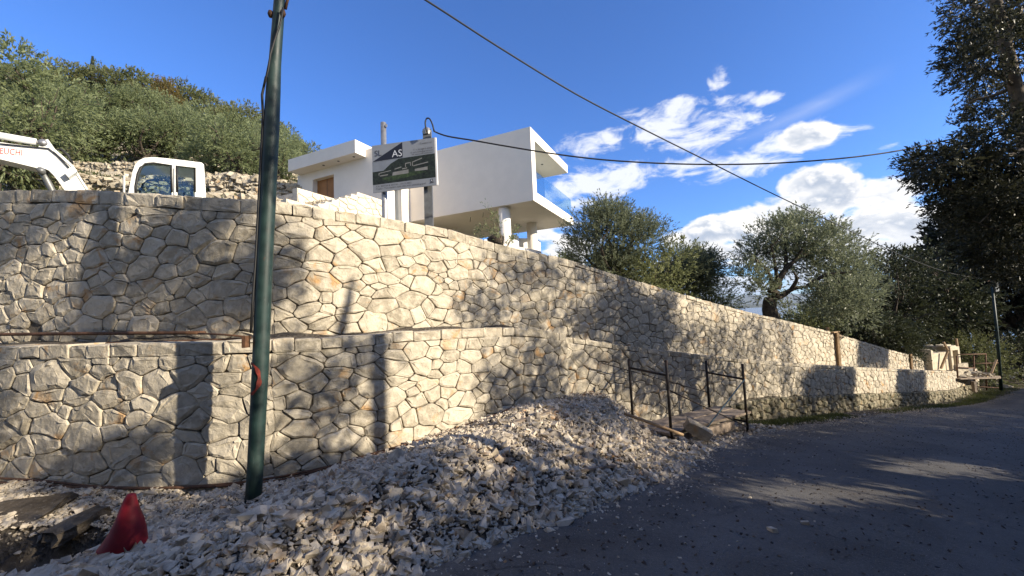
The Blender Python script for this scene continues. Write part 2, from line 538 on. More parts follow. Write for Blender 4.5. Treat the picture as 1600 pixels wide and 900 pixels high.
class MB:
    """collects shapes that belong to one part"""
    def __init__(self):
        self.V, self.F = [], []

    def add(self, V, F):
        b = len(self.V)
        self.V += [tuple(v) for v in V]
        self.F += [tuple(i + b for i in f) for f in F]
        return self

    def hexa(self, c8):
        """8 corners: bottom ring 0-3, top ring 4-7"""
        return self.add(c8, [(3, 2, 1, 0), (4, 5, 6, 7), (0, 1, 5, 4), (1, 2, 6, 5), (2, 3, 7, 6), (3, 0, 4, 7)])

    def box(self, x0, x1, y0, y1, z0, z1, fr=None):
        c = [(x0, y0, z0), (x1, y0, z0), (x1, y1, z0), (x0, y1, z0), (x0, y0, z1), (x1, y0, z1), (x1, y1, z1), (x0, y1, z1)]
        if fr:
            c = [fr(*q) for q in c]
        return self.hexa(c)

    def bar(self, p, q, wd, ht=None, up=(0, 0, 1)):
        p, q = np.asarray(p, float), np.asarray(q, float)
        ht = ht or wd
        d = q - p
        d /= np.linalg.norm(d)
        s = np.cross(d, up)
        if np.linalg.norm(s) < 1e-4:
            s = np.cross(d, (1, 0, 0))
        s /= np.linalg.norm(s)
        u = np.cross(s, d)
        s, u = s * wd / 2, u * ht / 2
        return self.hexa([p - s - u, p + s - u, q + s - u, q - s - u, p - s + u, p + s + u, q + s + u, q - s + u])

    def tube(self, pts, rad, n=8, cap=True):
        pts = [np.asarray(p, float) for p in pts]
        if np.isscalar(rad):
            rad = [rad] * len(pts)
        ref = np.array([0.31, 0.17, 0.93])
        V, F = [], []
        for i, p in enumerate(pts):
            d = pts[min(i + 1, len(pts) - 1)] - pts[max(i - 1, 0)]
            d = d / (np.linalg.norm(d) + 1e-9)
            s = np.cross(d, ref)
            if np.linalg.norm(s) < 0.2:
                s = np.cross(d, (0.9, -0.3, 0.1))
            s /= np.linalg.norm(s)
            u = np.cross(d, s)
            for k in range(n):
                a = 2 * math.pi * k / n
                V.append(p + rad[i] * (math.cos(a) * s + math.sin(a) * u))
        for i in range(len(pts) - 1):
            for k in range(n):
                k2 = (k + 1) % n
                F.append((i * n + k, i * n + k2, (i + 1) * n + k2, (i + 1) * n + k))
        if cap:
            F.append(tuple(range(n - 1, -1, -1)))
            F.append(tuple((len(pts) - 1) * n + k for k in range(n)))
        return self.add(V, F)

    def prism(self, poly, off):
        """a planar polygon (3-D points) pushed along off"""
        n = len(poly)
        P = [np.asarray(p, float) for p in poly]
        Q = [p + np.asarray(off, float) for p in P]
        F = [tuple(range(n - 1, -1, -1)), tuple(range(n, 2 * n))]
        F += [(i, (i + 1) % n, n + (i + 1) % n, n + i) for i in range(n)]
        return self.add(P + Q, F)

    def build(self, name, mat, parent=None, smooth=False, tone=None):
        return obj_from(name, self.V, self.F, mat, parent, smooth, None, tone)


def text_on(name, txt, o, ex, ey, nrm, height, mat, parent, align='LEFT', lift=0.004, width=None):
    cu = bpy.data.curves.new('lettering_curve', 'FONT')
    cu.body = txt
    cu.size = 1.0
    cu.align_x = align
    cu.resolution_u = 3
    ob = bpy.data.objects.new('lettering_tmp', cu)
    C.objects.link(ob)
    dg = bpy.context.evaluated_depsgraph_get()
    me = bpy.data.meshes.new_from_object(ob.evaluated_get(dg))
    bpy.data.objects.remove(ob)
    bpy.data.curves.remove(cu)
    co = np.array([v.co[:] for v in me.vertices])
    fs = [tuple(pp.vertices) for pp in me.polygons]
    bpy.data.meshes.remove(me)
    sc = height / 0.72
    sx = sc if width is None else width / max(1e-6, (co[:, 0].max() - co[:, 0].min()))
    P = np.asarray(o) + np.outer(co[:, 0] * sx, ex) + np.outer(co[:, 1] * sc, ey) + np.asarray(nrm) * lift
    return obj_from(name, P, fs, mat, parent)

# ------------------------------------------------------------------ wall lines and ground shape
WDIR = np.array([0.846, 0.534])
WN = np.array([0.534, -0.846])           # from the walls towards the road


class Path:
    def __init__(self, ctrl, straight=False):
        c = [np.array(p, float) for p in ctrl]
        pts = []
        if straight:
            for i in range(len(c) - 1):
                k = max(2, int(np.linalg.norm(c[i + 1] - c[i]) / 0.1))
                pts += [c[i] + (c[i + 1] - c[i]) * j / k for j in range(k)]
            pts.append(c[-1])
        else:
            e = [2 * c[0] - c[1]] + c + [2 * c[-1] - c[-2]]
            for i in range(1, len(e) - 2):
                p0, p1, p2, p3 = e[i - 1:i + 3]
                k = max(4, int(np.linalg.norm(p2 - p1) / 0.08))
                for j in range(k):
                    u = j / k
                    pts.append(0.5 * (2 * p1 + (p2 - p0) * u + (2 * p0 - 5 * p1 + 4 * p2 - p3) * u * u + (3 * p1 - p0 - 3 * p2 + p3) * u ** 3))
            pts.append(c[-1])
        self.P = np.array(pts)
        d = np.diff(self.P, axis=0)
        ln = np.linalg.norm(d, axis=1)
        self.S = np.concatenate([[0], np.cumsum(ln)])
        t = np.vstack([d, d[-1:]])
        t = t / np.linalg.norm(t, axis=1)[:, None]
        t[1:-1] = (t[1:-1] + t[:-2]) / 2
        t /= np.linalg.norm(t, axis=1)[:, None]
        self.N = np.column_stack([t[:, 1], -t[:, 0]])
        self.L = self.S[-1]

    def at(self, s, off=0.0):
        s = np.asarray(s, float)
        x = np.interp(s, self.S, self.P[:, 0])
        y = np.interp(s, self.S, self.P[:, 1])
        nx = np.interp(s, self.S, self.N[:, 0])
        ny = np.interp(s, self.S, self.N[:, 1])
        # straight on beyond both ends
        t0 = np.array([-self.N[0, 1], self.N[0, 0]])
        t1 = np.array([-self.N[-1, 1], self.N[-1, 0]])
        ex = np.where(s < 0, s, np.where(s > self.L, s - self.L, 0))
        tx = np.where(s < 0, t0[0], t1[0])
        ty = np.where(s < 0, t0[1], t1[1])
        return x + ex * tx + nx * off, y + ex * ty + ny * off

    def hit(self, dx, dy):
        """where a level sight line from the camera meets the line: (s, distance factor k with point = k*(dx,dy))"""
        cr = self.P[:, 0] * dy - self.P[:, 1] * dx
        idx = np.where((cr[:-1] <= 0) & (cr[1:] > 0))[0]
        if len(idx) == 0:
            return None
        i = idx[0]
        f = cr[i] / (cr[i] - cr[i + 1])
        p = self.P[i] * (1 - f) + self.P[i + 1] * f
        return self.S[i] * (1 - f) + self.S[i + 1] * f, (p @ np.array([dx, dy])) / (dx * dx + dy * dy)

    def profile(self, pix):
        S, Z = [], []
        for px, py in pix:
            d = ray(px, py)
            h = self.hit(d[0], d[1])
            if h:
                S.append(h[0])
                Z.append(EYE + d[2] * h[1])
        S, Z = np.array(S), np.array(Z)
        return lambda s: np.interp(s, S, Z)


LOWER_A = Path([(-13.5, 6.0), (-9.8, 5.30), (-5.55, 4.48), (-3.50, 4.14), (-2.45, 4.22), (-1.55, 4.9), (-0.55, 5.76), (0.90, 7.0)])
LOWER_B = Path([(0.62, 7.01), (4.9, 9.71), (11.08, 13.6), (19.3, 18.78), (25.6, 22.75)], True)
UPPER = Path([(-13.5, 6.65), (-9.8, 5.94), (-5.55, 5.12), (-3.55, 4.76), (-2.72, 4.82), (-1.95, 5.35), (-0.95, 6.25), (0.4, 7.48), (4.47, 10.28), (10.6, 14.2), (18.9, 19.45), (30, 26.45), (60, 45.4)])
TOP_A = LOWER_A.profile([(0, 541.5), (100, 539), (270, 535), (393, 531.5), (520, 527), (600, 520), (681, 515.5), (760, 512.5), (815, 512), (850, 516), (877, 520)])
TOP_B = LOWER_B.profile([(885, 526), (912, 530), (960, 537.5), (1040, 548), (1158, 560.6), (1261, 569), (1399, 577), (1490, 580), (1515, 581)])
TOP_U = UPPER.profile([(0, 297), (133, 296.7), (233, 301.7), (320, 308), (403, 313), (520, 326.7), (600, 340), (640, 347), (700, 358), (770, 379), (880, 403),
                       (1000, 440), (1100, 469), (1160, 485), (1229, 501), (1304, 520), (1391, 546.7), (1447, 561)])
S_UEND = UPPER.hit(*ray(1447, 565)[:2])[0]

_gs = np.array([-60, -8, -3, 0, 2, 6, 28, 60, 160])
_gz = np.array([1.4, .22, .06, 0, -.19, -.68, -3.32, -4.6, -7.0])
_gx = np.linspace(-60, 160, 2201)
_gy = np.convolve(np.pad(np.interp(_gx, _gs, _gz), 12, mode='edge'), np.ones(25) / 25, 'valid')


def ground(x, y):
    return np.interp(np.asarray(x) * WDIR[0] + np.asarray(y) * WDIR[1], _gx, _gy)


def sn(x, y):
    return x * WDIR[0] + y * WDIR[1], x * WN[0] + y * WN[1]


# foot of the rubble along the road, in order from near to far
FOOT = np.array([(-4.2, 1.35), (-2.9, 1.85), (-1.75, 2.2), (-.90, 2.70), (.05, 3.42), (.58, 3.86), (1.14, 4.4), (1.88, 5.05), (2.6, 5.75), (3.35, 6.7), (4.4, 7.85), (6.2, 9.3)])
CAPX = [-6, -3, -2.4, -1.55, -.9, -.3, .3, .9, 1.2, 1.5, 1.8, 2.2, 2.8, 4.4, 5.5]
CAPH = [.02, .02, .02, .12, .30, .47, .64, .74, .68, .42, .17, .07, .06, .05, .03]


def foot_dist(x, y):
    """distance into the rubble from its foot line (negative on the road)"""
    x, y = np.atleast_1d(np.asarray(x, float)), np.atleast_1d(np.asarray(y, float))
    best = np.full(x.shape, 1e9)
    sign = np.ones(x.shape)
    for a, b in zip(FOOT[:-1], FOOT[1:]):
        d = b - a
        t = np.clip(((x - a[0]) * d[0] + (y - a[1]) * d[1]) / (d @ d), 0, 1)
        qx, qy = x - a[0] - t * d[0], y - a[1] - t * d[1]
        ds = np.hypot(qx, qy)
        sg = np.sign(d[0] * qy - d[1] * qx)
        up = ds < best
        best = np.where(up, ds, best)
        sign = np.where(up, sg, sign)
    return best * sign


_pn = rng.random((64, 64))


def vnoise(x, y):
    x, y = np.asarray(x, float), np.asarray(y, float)
    i, j = np.floor(x).astype(int), np.floor(y).astype(int)
    u, v = x - i, y - j
    u, v = u * u * (3 - 2 * u), v * v * (3 - 2 * v)
    a, b = _pn[i % 64, j % 64], _pn[(i + 1) % 64, j % 64]
    c, d = _pn[i % 64, (j + 1) % 64], _pn[(i + 1) % 64, (j + 1) % 64]
    return (a * (1 - u) + b * u) * (1 - v) + (c * (1 - u) + d * u) * v


def pit(x, y):
    """the dug hole in the verge beside the cone: 0..1"""
    q = ((x + 3.80) / 0.80) ** 2 + ((y - 3.08) / 0.30) ** 2
    return np.clip(1.25 - q, 0, 1)


def pile_h(x, y):
    x, y = np.atleast_1d(x), np.atleast_1d(y)
    f = foot_dist(x, y)
    cap = np.interp(x - 0.3 * (y - 6), CAPX, CAPH)
    cap = cap * (0.86 + 0.28 * vnoise(x * 1.7 + 9, y * 1.7)) + 0.05 * (vnoise(x * 4, y * 4) - .5)
    slope = 0.62 * np.clip(f, -0.3, 5)
    k = 0.09
    h = -k * np.log(np.exp(-slope / k) + np.exp(-cap / k))      # soft minimum
    return np.where(f > -0.25, h, -0.25)


def rubble_top(x, y):
    return ground(x, y) + pile_h(x, y) - 0.55 * pit(np.atleast_1d(x), np.atleast_1d(y))


# ------------------------------------------------------------------ ground, road, sea
def grid_obj(name, xs, ys, zf, mat, kind='structure', keep=None):
    X, Y = np.meshgrid(xs, ys)
    Z = zf(X, Y)
    V = np.column_stack([X.ravel(), Y.ravel(), Z.ravel()])
    nx, ny = len(xs), len(ys)
    I = np.arange(nx * ny).reshape(ny, nx)
    F = np.column_stack([I[:-1, :-1].ravel(), I[:-1, 1:].ravel(), I[1:, 1:].ravel(), I[1:, :-1].ravel()])
    if keep is not None:
        F = F[keep(V[F].mean(1))]
    o = obj_from(name, V, F, mat, None, True, (0, 0, 0))
    o['kind'] = kind
    return o


def axis(lo, hi, fine_lo, fine_hi, fine, coarse):
    return np.unique(np.concatenate([np.arange(lo, fine_lo, coarse), np.arange(fine_lo, fine_hi, fine), np.arange(fine_hi, hi + coarse, coarse)]).round(4))


def ground_z(X, Y):
    s, n = sn(X, Y)
    z = ground(X, Y) + 0.05 * (vnoise(X * 1.3, Y * 1.3) - 0.5) * (np.abs(n + 2.6) > 2.4)
    edge = np.interp(s, [-40, 0, 5, 10, 16, 30, 45], [1.7, 1.3, .7, -.5, -1.15, -1.1, 0.5])
    bank = np.clip(n - edge, 0, 60)
    z = z + np.minimum(0.28 * bank, 1.6) - 0.05 * np.clip(bank - 12, 0, 100)
    z = z - 0.02 - 0.6 * pit(X, Y)
    return np.where(n < -9, z - 1.0, z)


grid_obj('ground', axis(-60, 110, -9, 24, 0.2, 2.5), axis(-40, 80, -1, 20, 0.2, 2.5), ground_z, 'soil', keep=lambda c: sn(c[:, 0], c[:, 1])[1] > -12)


def road_left(s):
    return np.interp(s, [-30, -1, 0, 1, 2, 4, 6, 8, 10, 16, 28, 40, 60], [-3.2, -3.0, -2.6, -2.9, -3.2, -3.4, -4.2, -4.6, -4.75, -4.85, -4.75, -4.3, -4])


def road_right(s):
    return np.interp(s, [-30, 0, 4, 6, 10, 16, 30, 45, 60], [1.4, 1.05, .55, .2, -.75, -1.4, -1.35, .3, 2.5])


ss = np.concatenate([np.arange(-30, -3, 1.0), np.arange(-3, 34, 0.2), np.arange(34, 62, 1.0)])
V, F = [], []
K = 24
for i, s in enumerate(ss):
    l = road_left(s) + 0.16 * (vnoise(s * 2.3, 3.3) - .5)
    r = road_right(s) + 0.16 * (vnoise(s * 2.1, 8.1) - .5)
    for k in range(K + 1):
        n = l + (r - l) * k / K
        x, y = s * WDIR[0] + n * WN[0], s * WDIR[1] + n * WN[1]
        u = k / K
        z = float(ground(x, y)) + 0.012 + 0.03 * math.sin(math.pi * u) + 0.014 * (vnoise(x * .9, y * .9) - .5)
        if k in (0, K):
            z -= 0.05
        V.append((x, y, z))
for i in range(len(ss) - 1):
    for k in range(K):
        a = i * (K + 1) + k
        F.append((a, a + 1, a + K + 2, a + K + 1))
road = obj_from('road', V, np.array(F), 'asphalt', None, True, (0, 0, 0))
road['kind'] = 'structure'
_rv = np.array(V)
_s, _n = sn(_rv[:, 0], _rv[:, 1])
_u = np.tile(np.arange(K + 1) / K, len(ss))
_fd = np.array([road_left(q) for q in _s])
for nm_, val in (('dust', np.clip(1 - (_n - _fd) / .75, 0, 1) + np.clip(1 - (1 - _u) * 9, 0, 1)),
                 ('wheel', np.exp(-((_u - .33) / .09) ** 2) + np.exp(-((_u - .72) / .09) ** 2))):
    a_ = road.data.attributes.new(nm_, 'FLOAT', 'POINT')
    a_.data.foreach_set('value', np.clip(val, 0, 1).astype(np.float32))


def road_z(x, y):
    s, n = sn(x, y)
    l, r = road_left(s), road_right(s)
    u = np.clip((n - l) / (r - l), 0, 1)
    return ground(x, y) + 0.012 + 0.03 * np.sin(np.pi * u) + 0.014 * (vnoise(x * .9, y * .9) - .5)


SEA = -48.0
th = np.radians(np.arange(-60, 61, 3))
V, F = [], []
for r_ in (60, 2500, 12000, 40000, 70000):
    for a in th:
        V.append((math.sin(a) * r_, math.cos(a) * r_, SEA))
nt = len(th)
for i in range(4):
    for k in range(nt - 1):
        F.append((i * nt + k, i * nt + k + 1, (i + 1) * nt + k + 1, (i + 1) * nt + k))
obj_from('sea', V, np.array(F), 'sea_water', None, False, (0, 0, SEA))['kind'] = 'structure'


def ridge(name, a0, a1, r, top, seed, jag):
    V, F = [], []
    n = 60
    for i in range(n + 1):
        u = i / n
        a = math.radians(a0 + (a1 - a0) * u)
        h = top * (math.sin(math.pi * u) ** 0.4) * (0.65 + jag * float(vnoise(u * 9 + seed, seed)) + 0.15 * float(vnoise(u * 31, seed)))
        for rr, zz in ((r * .96, SEA - 1), (r, SEA + h), (r * 1.08, SEA - 1)):
            V.append((math.sin(a) * rr, math.cos(a) * rr, zz))
    for i in range(n):
        for k in range(2):
            a = i * 3 + k
            F.append((a, a + 1, a + 4, a + 3))
    obj_from(name, V, np.array(F), 'far_scrub', None, True, (0, r, SEA))['kind'] = 'structure'


ridge('headland_hills', 20, 42, 11500, 78, 2.0, .5)
ridge('mountain_range', 12, 50, 34000, 640, 5.0, .7)

# ------------------------------------------------------------------ the hillside behind the upper wall
UT = np.array([-3.5, -1.27, -.95, -.63, -.45, -.25, -.05, .15, .4, .6, 1.0, 1.45])
YT = np.array([10, 20, 30, 50, 80, 140, 400])
ZT = np.array([[3.0, 9.5, 16, 28, 50, 70, 60], [2.9, 8.9, 15.2, 27.5, 50, 66, 50], [2.9, 8.4, 14.4, 26.5, 43, 58, 40], [2.9, 8.5, 13.9, 23.4, 37, 44, 20],
               [2.9, 7.8, 12.4, 19.5, 31, 34, 0], [2.9, 5.0, 8.5, 13, 18, 14, -30], [2.6, 3.2, 3.9, 4.5, 4, -8, -60], [2.1, 2.0, 1.4, -.5, -7, -20, -60],
               [1.7, .8, -.8, -5, -14, -30, -60], [1.2, -.3, -3, -9, -19, -34, -60], [.4, -2.4, -4.0, -8.5, -17, -32, -60], [0, -2.9, -4.2, -7, -14, -30, -60]])


ZT[:3, 3] *= 1.09
ZT[3, 3] *= 1.03
ZT[:3, 4] *= 1.14
ZT[3, 4] *= 1.05
ZT[:4, 5] *= 1.08


def hill_col(u):
    """heights along one bearing: the wall line first"""
    h = UPPER.hit(u, 1.0)
    if h is None:
        Yw, zw = 30.0, -4.6
    else:
        Yw = h[1]
        zw = float(TOP_U(h[0])) - 0.32
        if h[0] > S_UEND - .5:
            zw = float(ground(u * Yw, Yw)) + 0.9
    zt = np.array([np.interp(u, UT, ZT[:, k]) for k in range(len(YT))])
    ok = YT > Yw + 2.0
    return Yw, np.concatenate([[Yw], YT[ok]]), np.concatenate([[zw], zt[ok]])


def hill(x, y):
    Yw, ys, zs = hill_col(x / y)
    z = float(np.interp(y, ys, zs))
    f = min(1.0, max(0.0, (y - Yw - 1.0) / 6.0))
    return z + f * 0.7 * (float(vnoise(x * .35, y * .35)) - .5)


us = np.concatenate([np.arange(-3.4, -1.4, .08), np.arange(-1.4, 1.5, .02)])
rs = np.concatenate([[0.22, .6, 1.1, 1.8, 2.6, 3.6, 4.8, 6.2, 8], np.arange(10, 40, 1.5), np.arange(40, 100, 4), np.arange(100, 420, 20)])
V, F = [], []
for u in us:
    Yw, ys, zs = hill_col(u)
    for r_ in rs:
        y = Yw + r_
        x = u * y
        z = float(np.interp(y, ys, zs))
        f = min(1.0, max(0.0, (r_ - 1.0) / 6.0))
        z += f * 0.7 * (float(vnoise(x * .35, y * .35)) - .5)
        # small stone terraces on the open slope
        V.append((x, y, z))
nr = len(rs)
for i in range(len(us) - 1):
    for k in range(nr - 1):
        a = i * nr + k
        F.append((a, a + nr, a + nr + 1, a + 1))
obj_from('hillside', V, np.array(F), 'hill_ground', None, True, (0, 0, 0))['kind'] = 'structure'


# ------------------------------------------------------------------ dry-stone walls
def clip(poly, nx, ny, c):
    """keep the side nx*x+ny*y <= c"""
    out = []
    m = len(poly)
    for i in range(m):
        a, b = poly[i], poly[(i + 1) % m]
        da, db = nx * a[0] + ny * a[1] - c, nx * b[0] + ny * b[1] - c
        if da <= 0:
            out.append(a)
        if da * db < 0:
            f = da / (da - db)
            out.append((a[0] + (b[0] - a[0]) * f, a[1] + (b[1] - a[1]) * f))
    return out


def soften(poly, jit, seglen, rnd):
    """cut the corners, add a few points along the edges and roughen the outline"""
    m = len(poly)
    out = []
    for i in range(m):
        p, a, b = np.array(poly[i]), np.array(poly[i - 1]), np.array(poly[(i + 1) % m])
        la, lb = np.linalg.norm(a - p), np.linalg.norm(b - p)
        if la < 1e-5 or lb < 1e-5:
            continue
        k = rnd.uniform(0.004, 0.022)
        ca, cb = min(k, la * .3), min(k, lb * .3)
        out.append(p + (a - p) / la * ca)
        out.append(p + (b - p) / lb * cb)
    res = []
    for i in range(len(out)):
        a, b = out[i], out[(i + 1) % len(out)]
        res.append(a + rnd.uniform(-jit, jit, 2) * .4)
        ln = np.linalg.norm(b - a)
        k = int(ln / seglen)
        for j in range(1, k + 1):
            res.append(a + (b - a) * j / (k + 1) + rnd.uniform(-jit, jit, 2))
    return np.array(res)


def stone_cells(s0, s1, top, bot, sizes, gap, cap_h, rnd, holes=(), density=1.0, aspect=0.62, cap_w=(.24, .52)):
    """irregular stones between two lines of a wall, as outlines in (along, height)"""
    pts, rad = [], []
    def field(n, rlo, rhi, k):
        P, R = np.array(pts).reshape(-1, 2), np.array(rad)
        for _ in range(n):
            s = rnd.uniform(s0, s1)
            zb, zt = float(bot(s)), float(top(s)) - cap_h
            if zt - zb < 0.03:
                continue
            z = rnd.uniform(zb, zt)
            r = rnd.uniform(rlo, rhi)
            if len(R):
                d = np.hypot((P[:, 0] - s) * aspect, P[:, 1] - z)
                if np.any(d < (R + r) * k):
                    continue
            pts.append((s, z))
            rad.append(r)
            P = np.vstack([P, [[s, z]]]) if len(R) else np.array([[s, z]])
            R = np.append(R, r)
    area = (s1 - s0) * 1.5
    for (rlo, rhi, per, k) in sizes:
        field(int(area * per * density), rlo, rhi, k)
    P, R = np.array(pts), np.array(rad)
    cells = []
    Q = np.column_stack([P[:, 0] * aspect, P[:, 1]])
    W = (R * 0.8) ** 2
    for i in range(len(P)):
        d = np.hypot(Q[:, 0] - Q[i, 0], Q[:, 1] - Q[i, 1])
        nb = np.argsort(d)[1:26]
        poly = [(Q[i, 0] - .6, Q[i, 1] - .6), (Q[i, 0] + .6, Q[i, 1] - .6), (Q[i, 0] + .6, Q[i, 1] + .6), (Q[i, 0] - .6, Q[i, 1] + .6)]
        for j in nb:
            if d[j] > 1.1:
                break
            nx, ny = Q[j] - Q[i]
            c = (Q[j] @ Q[j] - Q[i] @ Q[i] + W[i] - W[j]) / 2
            ln = math.hypot(nx, ny)
            poly = clip(poly, nx / ln, ny / ln, c / ln - gap * .5)
            if len(poly) < 3:
                break
        if len(poly) < 3:
            continue
        s = P[i, 0]
        for f, sg, g in ((top, 1, cap_h + gap * .5), (bot, -1, 0.0)):
            z0, z1 = float(f(s - .2)), float(f(s + .2))
            k = (z1 - z0) / (0.4 * aspect)
            zc = (z0 + z1) / 2 - g * sg
            # sg*(y - zc - k*(x - s*aspect)) <= 0
            poly = clip(poly, -k * sg, sg, sg * (zc - k * s * aspect))
            if len(poly) < 3:
                break
        if len(poly) < 3:
            continue
        poly = clip(poly, -1, 0, -s0 * aspect)
        poly = clip(poly, 1, 0, s1 * aspect) if len(poly) >= 3 else poly
        if len(poly) < 3:
            continue
        poly = [(x / aspect, y) for x, y in poly]
        a = np.array(poly)
        ar = 0.5 * abs(np.dot(a[:, 0], np.roll(a[:, 1], -1)) - np.dot(a[:, 1], np.roll(a[:, 0], -1)))
        if ar < 0.0012:
            continue
        if any(h[0] < s < h[1] and h[2] < P[i, 1] < h[3] for h in holes):
            continue
        cells.append((poly, False))
    if cap_h > 0:
        s = s0
        while s < s1 - .1:
            w_ = min(rnd.uniform(*cap_w), s1 - s)
            e = s + w_
            dz0, dz1 = rnd.uniform(-.012, .008, 2)
            lo = rnd.uniform(-.02, .012)
            zt0, zt1 = float(top(s)), float(top(e))
            cells.append(([(s + gap / 2, zt0 - cap_h + lo + gap / 2), (e - gap / 2, zt1 - cap_h + lo + gap / 2), (e - gap / 2, zt1 + dz1), (s + gap / 2, zt0 + dz0)], True))
            s = e
    return cells


def stone_mesh(path, poly, rnd, seg, jit, bulge, depth=0.07, cap_back=0.0, off=0.0, warp=None):
    o = soften(poly, jit, seg, rnd)
    n = len(o)
    c = o.mean(0)
    if warp is not None:
        fade = np.clip((warp(o[:, 0]) - o[:, 1]) / .22, 0, 1)
        a = .07 * (vnoise(o[:, 0] * 3.1 + 5, o[:, 1] * 3.1) - .5) + .05 * (vnoise(o[:, 0] * 7.3, o[:, 1] * 7.3 + 9) - .5)
        b = .07 * (vnoise(o[:, 0] * 3.3 + 31, o[:, 1] * 3.3 + 3) - .5) + .05 * (vnoise(o[:, 0] * 7.7 + 11, o[:, 1] * 7.7) - .5)
        o = o + np.column_stack([a * fade, b * fade])
    c = o.mean(0)
    size = np.ptp(o, axis=0).min()
    tilt = rnd.uniform(-.05, .05, 2)
    pr = rnd.uniform(-.008, .012) + off
    rings = [(0.995, -depth - cap_back, 0), (1.0, pr - 0.006, .002), (0.95, pr, .002)]
    if size > .10:
        rings.append((0.70 + rnd.uniform(-.1, .1), pr + bulge * size * rnd.uniform(.3, 1.2), .008))
    V2, dep = [], []
    for sc, d, jj in rings:
        q = c + (o - c) * sc + (rnd.uniform(-jj, jj, (n, 2)) if jj and sc < .95 else 0)
        V2.append(q)
        dd = np.full(n, d) + rnd.uniform(-jj, jj, n)
        if d > -depth * .5:
            dd = dd + (q - c) @ tilt
        dep.append(dd)
    V2, dep = np.vstack(V2), np.concatenate(dep)
    x, y = path.at(V2[:, 0])
    nx = np.interp(V2[:, 0], path.S, path.N[:, 0])
    ny = np.interp(V2[:, 0], path.S, path.N[:, 1])
    V = np.column_stack([x + nx * dep, y + ny * dep, V2[:, 1]])
    F = []
    for r_ in range(len(rings) - 1):
        for k in range(n):
            k2 = (k + 1) % n
            F.append((r_ * n + k, r_ * n + k2, (r_ + 1) * n + k2, (r_ + 1) * n + k))
    b = (len(rings) - 1) * n
    F.append(tuple(b + k for k in range(n)))
    F.append(tuple(range(n - 1, -1, -1)))
    return V, F


def build_wall(root, path, cells, mat, rnd, limit=300, bulge=0.045, stone_name='stone', cap_name='coping_stone', cap_back=0.28, tone_lo=0.0, tone_hi=1.0, off=0.0, min_px=0.0, warp=None):
    items = []
    for poly, cap in cells:
        c = np.mean(poly, axis=0)
        x, y = path.at(c[0])
        u, v, f = project(np.array([[float(x), float(y), c[1]]]))
        sz = math.sqrt(np.ptp(np.array(poly)[:, 0]) * np.ptp(np.array(poly)[:, 1])) * FPX / max(f[0], .3) if f[0] > .3 else 0
        if not (-120 < u[0] < 1720):
            sz *= .02
        items.append((sz, poly, cap))
    for want_cap, nm in ((False, stone_name), (True, cap_name)):
        sel = sorted([it for it in items if it[2] == want_cap], key=lambda q: -q[0])
        rest = MB()
        rt = []
        for i, (sz, poly, cap) in enumerate(sel):
            seg = 0.10 if sz > 40 else (0.16 if sz > 18 else 0.4)
            V, F = stone_mesh(path, poly, rnd, seg, .007 if not cap else .004, bulge if not cap else bulge * .6, 0.07, cap_back if cap else 0.0, off, None if cap else warp)
            tone = float(np.clip(rnd.normal(.55, .33), tone_lo, tone_hi))
            if i < limit and sz > min_px:
                obj_from(nm, V, F, mat, root, False, None, tone)
            else:
                rest.add(V, F)
                rt += [tone] * len(F)
        if rest.V:
            o = rest.build('small_' + nm, mat, root, False, rt)
            o['kind'] = 'stuff'


def wall_core(name, path, s0, s1, top, bot, root, mat='mortar', front=-0.026, back=-0.42, step=0.25, off=0.0):
    V, F = [], []
    S = np.arange(s0, s1 + 1e-6, (s1 - s0) / max(1, int((s1 - s0) / step)))
    for s in S:
        for d, z in ((front + off, float(bot(s)) - .25), (front + off, float(top(s)) - .03), (back, float(top(s)) - .03), (back, float(bot(s)) - .25)):
            x, y = path.at(s, d)
            V.append((float(x), float(y), z))
    n = len(S)
    for i in range(n - 1):
        for k in range(4):
            F.append((i * 4 + k, (i + 1) * 4 + k, (i + 1) * 4 + (k + 1) % 4, i * 4 + (k + 1) % 4))
    F += [(0, 1, 2, 3), tuple((n - 1) * 4 + k for k in (3, 2, 1, 0))]
    return obj_from(name, V, F, mat, root)


SIZES = [(.125, .175, 9, .78), (.08, .115, 50, .74), (.05, .075, 90, .78), (.03, .04, 20, .9)]
SIZES_MID = [(.105, .145, 12, .78), (.068, .098, 70, .74), (.042, .064, 120, .78), (.026, .034, 25, .9)]
SIZES_FAR = [(.095, .13, 16, .80), (.066, .092, 70, .76), (.044, .062, 90, .80)]

# upper wall
rndw = np.random.default_rng(21)
upper_root = empty('stone_retaining_wall', (*[float(q) for q in UPPER.at(12.0)], 1.3), 'tall upper dry stone retaining wall of cream limestone curving below the white villa', 'stone wall', 'limestone retaining walls')
S_SPLIT_U = UPPER.hit(*ray(900, 450)[:2])[0]


def bot_u(s):
    """the upper wall stands on the ledge behind the lower one"""
    x, y = UPPER.at(s, .6)
    ha = np.interp(s, [0, S_SPLIT_U], [1.45, 1.15])
    sx = (x - .62) * .846 + (y - 7.01) * .534
    return np.where(s < S_SPLIT_U, ha, TOP_B(np.clip(sx, 0, 40)) - .12)


